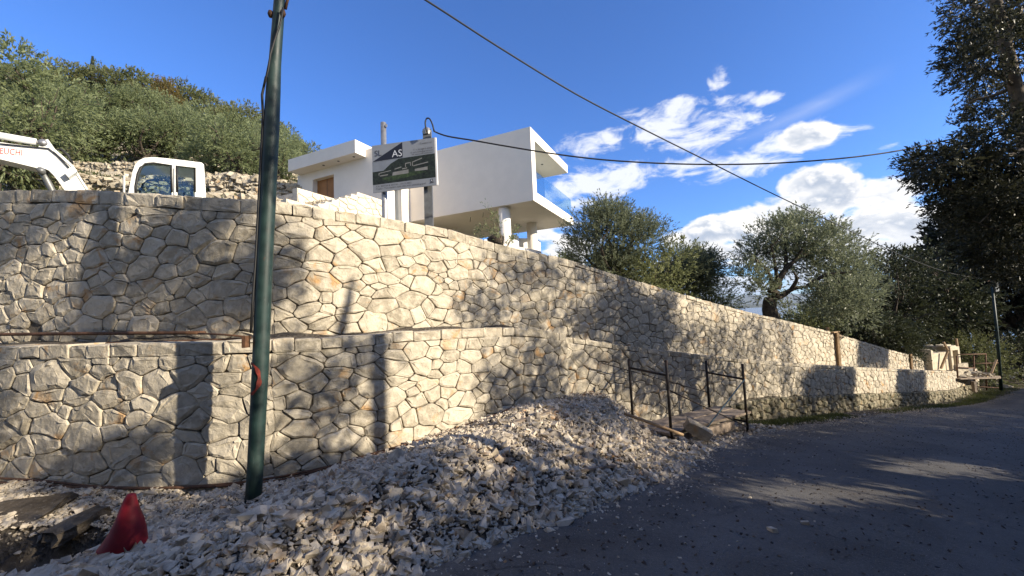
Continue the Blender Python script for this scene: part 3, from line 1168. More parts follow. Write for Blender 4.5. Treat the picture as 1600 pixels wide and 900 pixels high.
hole1 = UPPER.hit(*ray(53, 515)[:2])[0]
hole2 = UPPER.hit(*ray(618, 517)[:2])[0]
holes = [(hole1 - .06, hole1 + .06, 1.58, 1.82), (hole2 - .05, hole2 + .05, 1.40, 1.53)]
S_MID_U = UPPER.hit(*ray(425, 400)[:2])[0]
cells = stone_cells(3.0, S_MID_U, TOP_U, bot_u, SIZES, .007, .175, rndw, holes)
cells += stone_cells(S_MID_U, S_SPLIT_U, TOP_U, bot_u, SIZES_MID, .007, .15, rndw, holes, cap_w=(.2, .4))
cells += stone_cells(S_SPLIT_U, S_UEND, TOP_U, bot_u, SIZES_FAR, .010, .10, rndw)
build_wall(upper_root, UPPER, cells, 'cream_limestone', rndw, warp=lambda s: TOP_U(s) - .13)
wall_core('wall_core', UPPER, 3.0, S_UEND, TOP_U, bot_u, upper_root)

# lower wall, near stretch and the long stretch beside the road
def bot_a(s):
    x, y = LOWER_A.at(s)
    return ground(x, y) - .12


def bot_b(s):
    x, y = LOWER_B.at(s)
    h = np.interp(s, [0, 4, 6, 8, 30], [-.1, -.1, .50, .52, .48])
    return ground(x, y) + h


lower_root = empty('stone_retaining_wall', (*[float(q) for q in LOWER_A.at(9.0)], 0), 'low front limestone wall bending behind the green pole and the rubble heap', 'stone wall', 'limestone retaining walls')
S_MID_A = LOWER_A.hit(*ray(425, 620)[:2])[0]
cells = stone_cells(3.0, S_MID_A, TOP_A, bot_a, SIZES, .007, .14, rndw)
cells += stone_cells(S_MID_A, LOWER_A.L, TOP_A, bot_a, SIZES_MID, .007, .13, rndw, cap_w=(.2, .42))
build_wall(lower_root, LOWER_A, cells, 'cream_limestone', rndw, warp=lambda s: TOP_A(s) - .12)
wall_core('wall_core', LOWER_A, 3.0, LOWER_A.L, TOP_A, bot_a, lower_root, back=-.5)

long_root = empty('stone_retaining_wall', (*[float(q) for q in LOWER_B.at(6.0)], -1), 'long straight limestone wall running beside the road past the rusty scaffold', 'stone wall', 'limestone retaining walls')
cells = stone_cells(0.0, LOWER_B.L - .1, TOP_B, bot_b, SIZES_FAR, .010, .10, rndw, density=1.0)
build_wall(long_root, LOWER_B, cells, 'cream_limestone', rndw, warp=lambda s: TOP_B(s) - .10)
wall_core('wall_core', LOWER_B, 0.0, LOWER_B.L - .1, TOP_B, bot_b, long_root, back=-.7)

# the older mossy masonry under it
OLD = Path([tuple(float(q) for q in LOWER_B.at(s, .07)) for s in np.linspace(2.5, LOWER_B.L - .5, 24)], True)
old_root = empty('old_stone_footing', (*[float(q) for q in OLD.at(5.0)], -1.6), 'low band of dark mossy old masonry under the long roadside wall', 'stone footing')


def old_top(s):
    x, y = OLD.at(s)
    return ground(x, y) + np.interp(s, [0, 2, 4, 6, 30], [.15, .3, .50, .52, .48]) + .03 * (vnoise(s * 2.0, 4.4) - .5)


def old_bot(s):
    x, y = OLD.at(s)
    return ground(x, y) - .1


cells = stone_cells(0.0, OLD.L, old_top, old_bot, [(.09, .12, 30, .95), (.055, .08, 70, .93)], .022, 0.0, rndw, aspect=.62)
build_wall(old_root, OLD, cells, 'old_stone', rndw, bulge=.16)
wall_core('masonry_core', OLD, 0.0, OLD.L, old_top, old_bot, old_root, back=-.2)

# earth and stone fill on the ledge between the two walls
V, F = [], []
S = np.arange(3.0, LOWER_A.L - .2, .25)
for s in S:
    for k, d in enumerate((-.30, -.42, -.54, -.70)):
        x, y = LOWER_A.at(s, d)
        V.append((float(x), float(y), float(TOP_A(s)) - .02 + .035 * k * float(vnoise(s * 3, k)) ))
for i in range(len(S) - 1):
    for k in range(3):
        F.append((i * 4 + k, (i + 1) * 4 + k, (i + 1) * 4 + k + 1, i * 4 + k + 1))
obj_from('ledge_fill', V, np.array(F), 'rubble_fines', lower_root, True)
V, F = [], []
S = np.arange(0.3, LOWER_B.L - .3, .4)
for s in S:
    for k, d in enumerate((-.30, -.6, -.98)):
        x, y = LOWER_B.at(s, d)
        V.append((float(x), float(y), float(TOP_B(s)) - .035 + .01 * k))
for i in range(len(S) - 1):
    for k in range(2):
        F.append((i * 3 + k, (i + 1) * 3 + k, (i + 1) * 3 + k + 1, i * 3 + k + 1))
obj_from('ledge_fill', V, np.array(F), 'rubble_fines', long_root, True)

# ------------------------------------------------------------------ rubble heap
rr = np.random.default_rng(5)


def make_shapes(n, seed):
    out = []
    r = np.random.default_rng(seed)
    for k in range(n):
        bm = bmesh.new()
        # an angular chip: a box with its corners knocked about and some broken off
        P = np.array([(sx, sy, sz) for sx in (-1, 1) for sy in (-1, 1) for sz in (-1, 1)], float)
        P += r.uniform(-.42, .42, P.shape)
        P = np.delete(P, r.choice(8, r.integers(0, 3), replace=False), axis=0)
        P *= np.array([.90, r.uniform(.48, .82), r.uniform(.20, .55)])
        for q in P:
            bm.verts.new(q)
        res = bmesh.ops.convex_hull(bm, input=bm.verts)
        bmesh.ops.delete(bm, geom=[e for e in res['geom_interior'] if isinstance(e, bmesh.types.BMVert)], context='VERTS')
        bm.verts.ensure_lookup_table()
        bm.verts.index_update()
        V = np.array([v.co[:] for v in bm.verts])
        F = np.array([[v.index for v in f.verts] for f in bm.faces])
        bm.free()
        out.append((V, F))
    return out


SHAPES = make_shapes(36, 11)


def rot_mats(n, r, flat):
    """random spins about the vertical, tilted by up to flat radians"""
    a = r.uniform(0, 2 * np.pi, n)
    b, c = r.normal(0, flat, n), r.normal(0, flat, n)
    Rz = np.zeros((n, 3, 3)); Rx = np.zeros((n, 3, 3)); Ry = np.zeros((n, 3, 3))
    Rz[:, 0, 0], Rz[:, 0, 1], Rz[:, 1, 0], Rz[:, 1, 1], Rz[:, 2, 2] = np.cos(a), -np.sin(a), np.sin(a), np.cos(a), 1
    Rx[:, 0, 0], Rx[:, 1, 1], Rx[:, 1, 2], Rx[:, 2, 1], Rx[:, 2, 2] = 1, np.cos(b), -np.sin(b), np.sin(b), np.cos(b)
    Ry[:, 1, 1], Ry[:, 0, 0], Ry[:, 0, 2], Ry[:, 2, 0], Ry[:, 2, 2] = 1, np.cos(c), np.sin(c), -np.sin(c), np.cos(c)
    return Rx @ Ry @ Rz


def merge_shapes(P, size, R, pick, tone):
    Vs, Fs, Ts, b = [], [], [], 0
    for k, (V, F) in enumerate(SHAPES):
        idx = np.where(pick == k)[0]
        if len(idx) == 0:
            continue
        W = np.einsum('nij,vj->nvi', R[idx], V) * size[idx][:, None, None] + P[idx][:, None, :]
        Vs.append(W.reshape(-1, 3))
        ff = F[None, :, :] + (np.arange(len(idx)) * len(V))[:, None, None] + b
        Fs.append(ff.reshape(-1, 3))
        Ts.append(np.repeat(tone[idx], len(F)))
        b += len(idx) * len(V)
    return np.vstack(Vs), np.vstack(Fs), np.concatenate(Ts)


pile = empty('rubble_heap', (1.0, 5.6, -.4), 'long heap of broken white limestone rubble between the low wall and the road', 'rubble heap')
xs, ys = np.arange(-7, 7.2, .07), np.arange(1.0, 9.6, .07)
X, Y = np.meshgrid(xs, ys)
f = foot_dist(X.ravel(), Y.ravel()).reshape(X.shape)
Zp = rubble_top(X.ravel(), Y.ravel()).reshape(X.shape) - .015
V = np.column_stack([X.ravel(), Y.ravel(), Zp.ravel()])
I = np.arange(X.size).reshape(X.shape)
F = np.column_stack([I[:-1, :-1].ravel(), I[:-1, 1:].ravel(), I[1:, 1:].ravel(), I[1:, :-1].ravel()])
ok = (f.ravel()[F] > -0.2).all(1)
cen = V[F].mean(1)
# stop at the wall
_, ncen = sn(cen[:, 0], cen[:, 1])
ya = np.interp(cen[:, 0], LOWER_A.P[:, 0], LOWER_A.P[:, 1])
yb = np.where(cen[:, 0] > .8, 7.01 + (cen[:, 0] - .62) * .6308, ya)
ok &= cen[:, 1] < yb - .03
obj_from('heap_body', V, F[ok], 'rubble_fines', pile, True)

N = 300000
x = rr.uniform(-6.5, 6.2, N)
y = rr.uniform(1.05, 9.2, N)
f = foot_dist(x, y)
ya = np.where(x > .8, 7.01 + (x - .62) * .6308, np.interp(x, LOWER_A.P[:, 0], LOWER_A.P[:, 1]))
u_, v_, f_ = project(np.column_stack([x, y, ground(x, y)]))
keep = (f > -.22 * rr.random(N) ** 3) & (y < ya - .02) & (f_ > .8) & (u_ > -160) & (v_ < 1020)
keep &= rr.random(N) < np.clip(1.15 - f_ / 14, .3, 1) * np.where(x > 2.4, .5, 1.0) * np.where(f < .8, .75, 1.0)
keep &= (pit(x, y) < .15) | (rr.random(N) < .10)
x, y, f = x[keep], y[keep], f[keep]
N = len(x)
base = np.exp(rr.normal(math.log(.0150), .48, N))
big = rr.random(N) < .055
base = np.where(big, rr.uniform(.026, .052, N), base)
# coarser blocks have rolled down to the foot; fines lie against the wall
base *= np.where(f < .8, 1.12, np.where(f > 1.4, .68, .9)) * np.where(x < -1.6, .9, 1.0)
base = np.clip(base, .008, .085)
z = rubble_top(x, y) + base * rr.uniform(-.05, .38, N)
P = np.column_stack([x, y, z])
R = rot_mats(N, rr, .50)
pick = rr.integers(0, len(SHAPES), N)
tone = np.clip(rr.normal(.55, .30, N), 0, 1)
u_, v_, f_ = project(P)
app = base / f_ * ((u_ > 0) & (u_ < 1600) & (v_ < 905))
order = np.argsort(-app)
top_i, rest = order[:300], order[300:]
V, F, T = merge_shapes(P[rest], base[rest], R[rest], pick[rest], tone[rest])
o = obj_from('loose_rubble', V, F, 'rubble_stone', pile, False, None, T)
o['kind'] = 'stuff'
shape_me = {}
for i in top_i:
    k = (int(pick[i]), int(tone[i] * 5.99))
    if k not in shape_me:
        V, F = SHAPES[k[0]]
        o = obj_from('rubble_stone', V, F, 'rubble_stone', pile, False, (0, 0, 0), (k[1] + .5) / 6)
        shape_me[k] = o.data
    else:
        o = bpy.data.objects.new('rubble_stone', shape_me[k])
        C.objects.link(o)
    place(o, P[i], pile)
    o.rotation_euler = Matrix(R[i].tolist()).to_euler()
    o.scale = (base[i],) * 3

# scattered chips along the road edge beyond the heap, and on the asphalt
n = 6500
s = rr.uniform(-1, 22, n)
nn = road_left(s) + rr.normal(.05, .22, n) + np.where(rr.random(n) < .45, rr.exponential(.38, n), 0)
P = np.column_stack([s * WDIR[0] + nn * WN[0], s * WDIR[1] + nn * WN[1], np.zeros(n)])
P[:, 2] = road_z(P[:, 0], P[:, 1])
sz = np.clip(np.exp(rr.normal(math.log(.0075), .55, n)), .003, .04)
sz = np.where(nn > road_left(s) + .4, np.minimum(sz, .016), sz)
V, F, T = merge_shapes(P, sz, rot_mats(n, rr, .4), rr.integers(0, 36, n), np.clip(rr.normal(.5, .25, n), 0, 1))
o = obj_from('scattered_stone_chips', V, F, 'rubble_stone', None, False, None, T)
o['kind'] = 'stuff'

# single blocks
def block(name, loc, dims, rot, mat, label, cat, seed, tone=.5, rough=.03):
    r = np.random.default_rng(seed)
    bm = bmesh.new()
    for sx in (-1, 1):
        for sy in (-1, 1):
            for szz in (-1, 1):
                for q in range(2):
                    bm.verts.new((sx * r.uniform(.72, 1), sy * r.uniform(.72, 1), szz * r.uniform(.7, 1)))
    res = bmesh.ops.convex_hull(bm, input=bm.verts)
    bmesh.ops.delete(bm, geom=[e for e in res['geom_interior'] if isinstance(e, bmesh.types.BMVert)], context='VERTS')
    bmesh.ops.subdivide_edges(bm, edges=bm.edges[:], cuts=1, use_grid_fill=True)
    for v in bm.verts:
        v.co += Vector(r.normal(0, rough, 3))
    bm.verts.index_update()
    V = np.array([v.co[:] for v in bm.verts]) * np.array(dims) / 2
    F = [tuple(v.index for v in ff.verts) for ff in bm.faces]
    bm.free()
    Rm = np.array(Matrix.Rotation(rot[2], 3, 'Z') @ Matrix.Rotation(rot[1], 3, 'Y') @ Matrix.Rotation(rot[0], 3, 'X'))
    V = V @ Rm.T + np.array(loc)
    o = obj_from(name, V, F, mat, None, False, None, tone)
    return tag(o, label, cat)


q = at(1090, 671, 7.1)
block('stone_block', (q[0], q[1], q[2]), (.44, .22, .20), (.2, .5, -.4), 'hill_stone', 'big squarish yellow limestone block lying at the end of the rubble under the scaffold', 'stone block', 3, .12)
q = at(1567, 605, 23.5)
block('roadside_boulder', q, (.75, .6, .35), (.1, .2, .3), 'hill_stone', 'pale flat boulder lying on the grass beside the far utility pole', 'boulder', 4, .8)
for (px, py, sz_, lab, sd_) in ((1207, 830, .055, 'larger chip of pale stone lying alone on the dark asphalt', 8), (1258, 819, .045, 'smaller chip of pale stone lying alone on the dark asphalt', 9)):
    d = ray(px, py)
    Yq = 2.0
    for _ in range(30):
        Q = at(px, py, Yq)
        Yq += (Q[2] - float(road_z(Q[0], Q[1]))) * 1.2
    block('stone_chip', at(px, py, Yq) + np.array([0, 0, .012]), (sz_ * 1.5, sz_, sz_ * .7), (0, .2, sd_), 'rubble_stone', lab, 'stone chip', sd_, .5)

# broken crust of old surfacing over the edge of the dug hole
for i, (px, py, Yq, wx, wy, rz, lab) in enumerate(((14, 801, 3.60, .66, .5, .12, 'longer lump of dark earth crust over the edge of the dug hole'), (120, 810, 3.42, .26, .34, -.3, 'shorter lump of earth crust between the dug hole and the red cone'))):
    q = at(px, py, Yq)
    block('earth_crust', (q[0], q[1], q[2] - .05), (wx, wy, .10), (.16, -.07, rz), 'soil', lab, 'earth lump', 30 + i, .5, .13)

# ------------------------------------------------------------------ traffic cone, crooked
ap, ba = at(208, 771, 2.93), at(191, 855, 2.93)
ax = ap - ba
V, F = [], []
prof = [(0, .140), (.03, .142), (.12, .132), (.3, .112), (.5, .088), (.7, .062), (.88, .040), (.955, .031), (.985, .027), (1.0, .018)]
nseg = 22
for (h, r_) in prof:
    c0 = ba + ax * h + np.array([.012 * math.sin(h * 5), 0, 0])
    for k in range(nseg):
        a = 2 * math.pi * k / nseg
        dent = 1 - .16 * max(0, math.cos(a - 3.6)) * math.sin(math.pi * min(1, h * 1.1))
        V.append(c0 + np.array([math.cos(a) * r_ * dent * 1.0, math.sin(a) * r_ * .85, -.10 * r_ * math.cos(a)]))
for i in range(len(prof) - 1):
    for k in range(nseg):
        F.append((i * nseg + k, i * nseg + (k + 1) % nseg, (i + 1) * nseg + (k + 1) % nseg, (i + 1) * nseg + k))
F.append(tuple((len(prof) - 1) * nseg + k for k in range(nseg)))
cone = obj_from('traffic_cone', V, F, 'cone_red', None, True)
tag(cone, 'battered dark red traffic cone leaning in the white rubble near the hole', 'traffic cone')

# ------------------------------------------------------------------ green pole
Yp = 3.7
pole_path = [(394.5, 800, .074), (398.5, 740, .073), (403, 650, .074), (407.5, 560, .076), (414, 400, .077), (419, 300, .077), (424.5, 190, .076), (427, 140, .070), (429.5, 100, .060), (433.5, 45, .057), (437.5, -10, .055), (447, -150, .050)]
pp = [at(a, b, Yp) for a, b, _ in pole_path]
gp = empty('utility_pole', pp[0], 'dark green steel pole with a red paint arc, standing in the rubble near the cone', 'utility pole', 'utility poles along the wall')
mb = MB().tube(pp, [r * .88 for _, _, r in pole_path], 20)
mb.build('shaft', 'pole_paint', gp, True)
c0 = [at(a, b, Yp - .03) for a, b in ((419.5, 122), (413.5, 150), (415, 185), (409, 300), (404, 400), (399, 470), (396.5, 520))]
c0 = [q + np.array([-.012, -.02, 0]) for q in c0]
MB().tube(c0, .011, 8).build('conduit', 'black_rubber', gp, True)
c1 = [at(a, b, Yp - .02) for a, b in ((447, 18), (444, 35), (441, 48), (434, 68), (428, 90), (423, 115), (417, 140))]
c1 = [q + np.array([.0, -.05, 0]) for q in c1]
MB().tube(c1, .009, 8).build('cable', 'black_rubber', gp, True)
q = at(433.5, 24, Yp)
mb = MB()
for dx in (-.055, .065):
    mb.tube([q + (dx, -.02, -.03), q + (dx, -.02, .0), q + (dx, -.02, .03)], [.016, .026, .018], 12)
mb.build('insulator', 'rusty_steel', gp, True)
a0_, a1_ = at(446, 14, Yp), at(456, -30, Yp)
MB().tube([a0_, a1_], .013, 8).build('bracket_arm', 'rusty_steel', gp, True)
q = at(390.5, 533, Yp)
MB().box(q[0] - .016, q[0] + .016, q[1] - .09, q[1] - .02, q[2] - .055, q[2] + .05).build('clamp', 'rusty_steel', gp)
# the sprayed red arc: a thin skin on the shaft
V, F = [], []
arc = [(a, 36 * math.cos(a) if False else 0) for a in np.linspace(-1.35, 1.35, 15)]
for i, a in enumerate(np.linspace(-1.45, 1.5, 17)):
    cx, cy = 397.5 + 15.0 * math.cos(a), 590 - 24 * math.sin(a)
    wid = (3.2 + 1.2 * math.sin(i * 1.3)) * (1 - .5 * abs(i - 8) / 8)
    for sg in (-1, 1):
        px, py = cx + sg * wid * math.cos(a) * .8, cy - sg * wid * math.sin(a)
        axis_x = np.interp(py, [560, 650], [407.5, 403])
        off = np.clip((px - axis_x) / 632 * Yp, -.072, .072)
        r_ = .0765
        dep = math.sqrt(max(1e-6, r_ ** 2 - off ** 2))
        c0 = at(axis_x, py, Yp)
        V.append((c0[0] + off, c0[1] - dep - .0015, c0[2]))
for i in range(16):
    F.append((2 * i, 2 * i + 1, 2 * i + 3, 2 * i + 2))
obj_from('paint_mark', V, F, 'red_paint', gp)

# far utility pole
Yf = 21.8
fp = [at(1564.5, 610, Yf), at(1558, 520, Yf), at(1549, 437, Yf)]
fpo = empty('utility_pole', fp[0], 'slim grey green pole at the far end of the road beside the scaffold', 'utility pole', 'utility poles along the wall')
MB().tube(fp, [.072, .062, .05], 12).build('shaft', 'green_paint', fpo, True)
q = at(1552, 449, Yf)
MB().box(q[0] - .02, q[0] + .16, q[1] - .12, q[1] - .02, q[2] - .26, q[2] + .24).build('junction_box', 'galvanised_grey', fpo)
q = at(1549, 439, Yf)
MB().bar(q + (-.3, 0, 0), q + (.12, 0, 0), .05).build('cross_arm', 'rusty_steel', fpo)


# ------------------------------------------------------------------ overhead lines
def spline3(pts, k=8):
    p = [np.asarray(q, float) for q in pts]
    e = [2 * p[0] - p[1]] + p + [2 * p[-1] - p[-2]]
    out = []
    for i in range(1, len(e) - 2):
        p0, p1, p2, p3 = e[i - 1:i + 3]
        for j in range(k):
            u = j / k
            out.append(0.5 * (2 * p1 + (p2 - p0) * u + (2 * p0 - 5 * p1 + 4 * p2 - p3) * u * u + (3 * p1 - p0 - 3 * p2 + p3) * u ** 3))
    out.append(p[-1])
    return out


# wire from the top of the green pole to the far pole: depth grows as along a straight line in space
A_, B_ = at(447, -148, Yp), at(1549, 437, Yf)
wire_px = [(447, -148), (560, -62), (665, 0), (780, 74), (900, 147), (1000, 199), (1100, 249), (1200, 299), (1300, 347), (1370, 381), (1430, 408), (1490, 428), (1549, 438)]


def depth_on(px, A, B):
    """distance ahead of the place on the level line A-B that is seen at column px"""
    d = ray(px, 300)
    k = d[0] / d[1]
    t = (k * A[1] - A[0]) / ((B[0] - A[0]) - k * (B[1] - A[1]))
    return A[1] + t * (B[1] - A[1])


pts = [at(px, py, depth_on(px, A_, B_)) for px, py in wire_px]
o = MB().tube(spline3(pts, 4), .011, 6).build('overhead_wire', 'black_rubber', None, True)
tag(o, 'thin dark wire slanting down across the sky from the green pole to the far pole', 'wire', 'overhead lines')

# heavier cable from the sign post into the roadside tree
A2, B2 = at(671, 205, 7.15), at(1500, 208, 7.6)
cab_px = [(680, 206), (700, 213), (740, 219.5), (780, 226.5), (840, 236.5), (900, 245), (960, 251), (1040, 255.5), (1120, 257), (1200, 255.5), (1280, 250.5), (1350, 243.5), (1420, 232.5), (1500, 214), (1580, 192)]
pts = [at(px, py, depth_on(px, A2, B2)) for px, py in cab_px]
loop = [at(a, b, 7.06) for a, b in ((668, 209), (665.5, 200), (664.5, 191), (667, 185), (671.5, 186), (675.5, 194), (678, 203))]
o = MB().tube(spline3(loop + pts, 5), .014, 8).build('overhead_cable', 'black_rubber', None, True)
tag(o, 'heavier black cable looping off the sign post and sagging across to the roadside tree', 'cable', 'overhead lines')

# ------------------------------------------------------------------ sign board on two posts
sg = empty('site_sign_board', at(635, 345, 7.2), 'builder\'s site sign board on two steel posts behind the upper wall, SL AS logo', 'sign board')
YL, YR = 7.35, 7.1
TL, TR, BR, BL = at(581, 228, YL), at(678.5, 214.8, YR), at(681.5, 289, YR), at(583, 301.5, YL)
nrm = np.cross(TR - TL, BL - TL)
nrm /= np.linalg.norm(nrm)
if nrm[1] > 0:
    nrm = -nrm


def sp(u, v, lift=0.0):
    return (TL * (1 - u) * (1 - v) + TR * u * (1 - v) + BR * u * v + BL * (1 - u) * v) + nrm * lift


MB().prism([TL, BL, BR, TR], -nrm * .018).build('panel', 'panel_grey', sg)
e_ = (TR - TL) / np.linalg.norm(TR - TL)
MB().prism([TR + e_ * .001, BR + e_ * .001, BR + e_ * .030, TR + e_ * .030], -nrm * .03).build('panel_edge', 'panel_edge', sg)


def print_poly(name, uv, mat, lift):
    P = [sp(u, v, lift) for u, v in uv]
    return MB().prism(P, -nrm * .001).build(name, mat, sg)


print_poly('logo_triangle', [(.005, .345), (.495, .008), (.495, .332)], 'print_navy', .002)
print_poly('printed_picture', [(.0, .355), (.495, .345), (1.0, .335), (1.0, .835), (0, .835)], 'print_forest', .002)
print_poly('picture_sky', [(.0, .358), (.43, .349), (.30, .43), (.18, .56), (.0, .565)], 'print_sky', .003)
print_poly('picture_lawn', [(.15, .72), (.45, .665), (.78, .65), (.86, .70), (.55, .76), (.25, .80)], 'print_lawn', .003)
for uv in ([(.33, .62), (.58, .60), (.58, .68), (.32, .69)], [(.48, .565), (.56, .555), (.56, .575), (.48, .585)], [(.53, .46), (.62, .45), (.62, .47), (.53, .48)], [(.53, .46), (.54, .46), (.54, .54), (.53, .54)], [(.61, .45), (.62, .45), (.62, .53), (.61, .53)],
           [(.64, .45), (.80, .39), (.80, .41), (.64, .47)], [(.64, .45), (.652, .45), (.652, .54), (.64, .54)], [(.66, .53), (.89, .49), (.89, .51), (.66, .55)], [(.68, .61), (.88, .59), (.88, .66), (.68, .655)], [(.10, .60), (.30, .57), (.30, .585), (.10, .615)], [(.36, .55), (.47, .52), (.47, .54), (.36, .57)], [(.10, .60), (.112, .60), (.112, .65), (.10, .65)], [(.12, .655), (.25, .645), (.25, .668), (.12, .675)]):
    print_poly('picture_house', uv, 'print_house', .0045)
exs = (sp(1, .5) - sp(0, .5))
wid_s = np.linalg.norm(exs)
exs = exs / wid_s
eys = (sp(.5, 0) - sp(.5, 1))
hei_s = np.linalg.norm(eys)
eys = eys / hei_s
text_on('lettering', 'SL', sp(.04, .235), exs, eys, nrm, .115 * hei_s * 1.1, 'print_grey', sg)
text_on('lettering', 'AS', sp(.325, .30), exs, eys, nrm, .135 * hei_s * 1.1, 'print_white', sg)
for (tx, u, v, h, wd) in (('Contact us', .775, .105, .034, .18), ('T: + 30 26810 43538', .665, .225, .034, .30), ('E: sed.corfu@gmail.com', .625, .272, .034, .345), ('W: www.sed-corfu.com', .64, .318, .034, .33),
                          ('A.A. 307726 & 307735 - 10-12-2002', .05, .895, .034, .57), ('Project : Two modern style villas with swimming pool', .05, .945, .034, .79)):
    text_on('lettering', tx, sp(u, v), exs, eys, nrm, h * hei_s, 'print_grey', sg, width=wd * wid_s)
print_poly('emblem', [(.915, .865), (.955, .862), (.955, .915), (.915, .918)], 'print_grey', .003)
print_poly('emblem_bar', [(.905, .93), (.965, .925), (.965, .945), (.905, .95)], 'print_grey', .003)
print_poly('emblem_centre', [(.927, .882), (.943, .880), (.943, .899), (.927, .901)], 'print_white', .004)
MB().tube([at(601.5, 350, YL + .06) - (0, 0, .4), at(601.5, 350, YL + .06), at(599, 192, YL + .06)], .052, 14).build('post', 'galvanised', sg, True)
MB().bar(at(670.5, 365, YR + .16) - (0, 0, .4), at(667.5, 203, YR + .16), .15, .08, (0, 1, 0)).build('post', 'galvanised_grey', sg)
q = at(667, 206, YR + .16)
MB().tube([q + (0, 0, -.06), q + (0, 0, 0), q + (0, 0, .06)], [.07, .085, .06], 10).build('cable_clamp', 'galvanised', sg)
q = at(599, 197, YL + .02)
MB().bar(q + (-.05, 0, .0), q + (.07, 0, .0), .014).bar(q + (.05, 0, -.02), q + (.06, 0, .03), .03).build('post_hook', 'galvanised', sg)

# ------------------------------------------------------------------ reinforcing rods
rod_defs = [
    ([(-60, 753), (60, 756), (160, 759), (270, 757), (400, 746), (520, 727), (640, 690), (760, 652), (880, 622), (925, 612)], .06, 'rusty rod lying along the foot of the low wall from the edge of the photo'),
    ([(-40, 766), (120, 767), (260, 764), (400, 752), (480, 742), (560, 722), (660, 690), (760, 657), (850, 632)], .10, 'second rusty rod lying just in front of the wall-foot rod'),
    ([(525, 763), (580, 740), (640, 713), (700, 690), (780, 668), (900, 640), (915, 633)], .30, 'rusty rod lying out on the rubble, slanting up towards the wall'),
    ([(470, 737), (560, 716), (650, 689), (700, 677), (765, 656), (825, 638)], .13, 'short rusty rod in the bundle where the wall meets the rubble'),
    ([(770, 664), (800, 655), (860, 641), (930, 632)], .26, 'thicker brown rod near the crest of the rubble heap'),
]


def drop_on(px, py, zf, y0=3.0):
    Yq = y0
    for _ in range(60):
        Q = at(px, py, Yq)
        Yq = max(.8, Yq + (Q[2] - float(np.ravel(zf(Q[0], Q[1]))[0])) * .8)
    return at(px, py, Yq)


for pxs, gap, lab in rod_defs:
    P = []
    for (px, py) in pxs:
        d = ray(px, py)
        h = LOWER_A.hit(d[0], d[1])
        Yq = h[1] * d[1] if h else 4.2
        if px > 872:
            Yq = 7.1 + (px - 872) / 53 * .45
        Q = at(px, py, Yq)
        P.append(Q + np.array([WN[0], WN[1], 0]) * gap * .9 * np.array([.6, 1, 1]) - np.array([0, 0, gap * .25]))
    P = [np.array([q[0], q[1], max(q[2], float(rubble_top(q[0], q[1])[0]) + .012)]) for q in P]
    o = MB().tube(spline3(P, 5), .012 if 'thicker' not in lab else .02, 7).build('reinforcing_rod', 'rusty_steel', None, True)
    tag(o, lab, 'steel rod', 'rusty reinforcing rods')
for pxs, lab in (([(-40, 523), (60, 522), (160, 521), (320, 520)], 'thick rusty bar resting on the ledge at the foot of the upper wall'),
                 ([(60, 541), (150, 537), (250, 533.5), (392, 529)], 'rusty rod lying on the top edge of the low wall'),
                 ([(310, 521), (350, 523), (392, 527)], 'short thin rod on the ledge beside the green pole'),
                 ([(420, 530.5), (470, 530), (560, 525), (600, 521)], 'thin rod on the ledge between the green pole and the trunk shadow')):
    P = []
    for (px, py) in pxs:
        d = ray(px, py)
        off = .12 if py < 527 and px < 330 else .36
        h = UPPER.hit(d[0], d[1])
        x, y = UPPER.at(h[0], off)
        P.append(at(px, py, float(y)))
    th_ = .022 if 'thick' in lab else .011
    o = MB().tube(spline3(P, 5), th_, 6).build('reinforcing_rod', 'rusty_steel', None, True)
    tag(o, lab, 'steel rod', 'rusty reinforcing rods')

# timber pole on the heap's crest
P = [at(975, 646, 6.45), at(1020, 662, 6.3), at(1068, 680, 6.15)]
o = MB().tube(P, [.022, .026, .022], 8).build('timber_pole', 'timber', None, True)
tag(o, 'weathered timber pole lying down the side of the rubble heap', 'timber pole')
for pxs, lab in (([(905, 738), (960, 730)], 'short broken stick on the road at the foot of the rubble'), ([(690, 893), (760, 882)], 'broken board end half buried in the nearest rubble'),
                 ([(800, 664), (858, 646)], 'dark plank offcut lying against the wall on the rubble')):
    P = [drop_on(px, py, lambda a, b: rubble_top(a, b)) + np.array([0, 0, .02]) for px, py in pxs]
    o = MB().bar(P[0], P[1], .06, .025).build('timber_offcut', 'weathered_plank', None)
    tag(o, lab, 'timber offcut', 'timber offcuts')

# ------------------------------------------------------------------ scaffold by the heap
scf = empty('scaffold', (3.3, 7.7, -.9), 'rusty tube scaffold with a low plank deck by the rubble heap', 'scaffold', 'scaffolds against the wall')
PA = [np.array([2.14, 7.68]), np.array([2.58, 6.99]), np.array([4.18, 8.97]), np.array([4.60, 8.30])]
TOPZ = [at(965, 562, 7.68)[2], at(1032, 563, 6.99)[2], at(1085.5, 564, 8.97)[2], at(1150.5, 569, 8.3)[2]]
for k in range(4):
    x, y = PA[k]
    MB().tube([(x, y, float(ground(x, y)) - .05), (x, y, TOPZ[k])], .024, 10).build('standard', 'scaffold_steel', scf, True)
for a, b, z in ((0, 1, .475), (2, 3, .125), (0, 1, -.66), (2, 3, -.72)):
    za = z + (.06 if z > 0 else 0)
    MB().tube([(*PA[a], za), (*PA[b], z)], .021, 8).build('transom', 'scaffold_steel', scf, True)
MB().tube([(*PA[1], .235), (*PA[3], -.82)], .014, 6).build('brace', 'scaffold_steel', scf, True)
MB().tube([(*PA[3] + np.array([0, -.03]), .12), (*PA[1] + np.array([.35, .17]), -.85)], .014, 6).build('brace', 'blue_steel', scf, True)
MB().tube([at(940, 567, 7.35), (*PA[2], -.25)], .009, 6).build('brace', 'scaffold_steel', scf, True)
dz = -.50
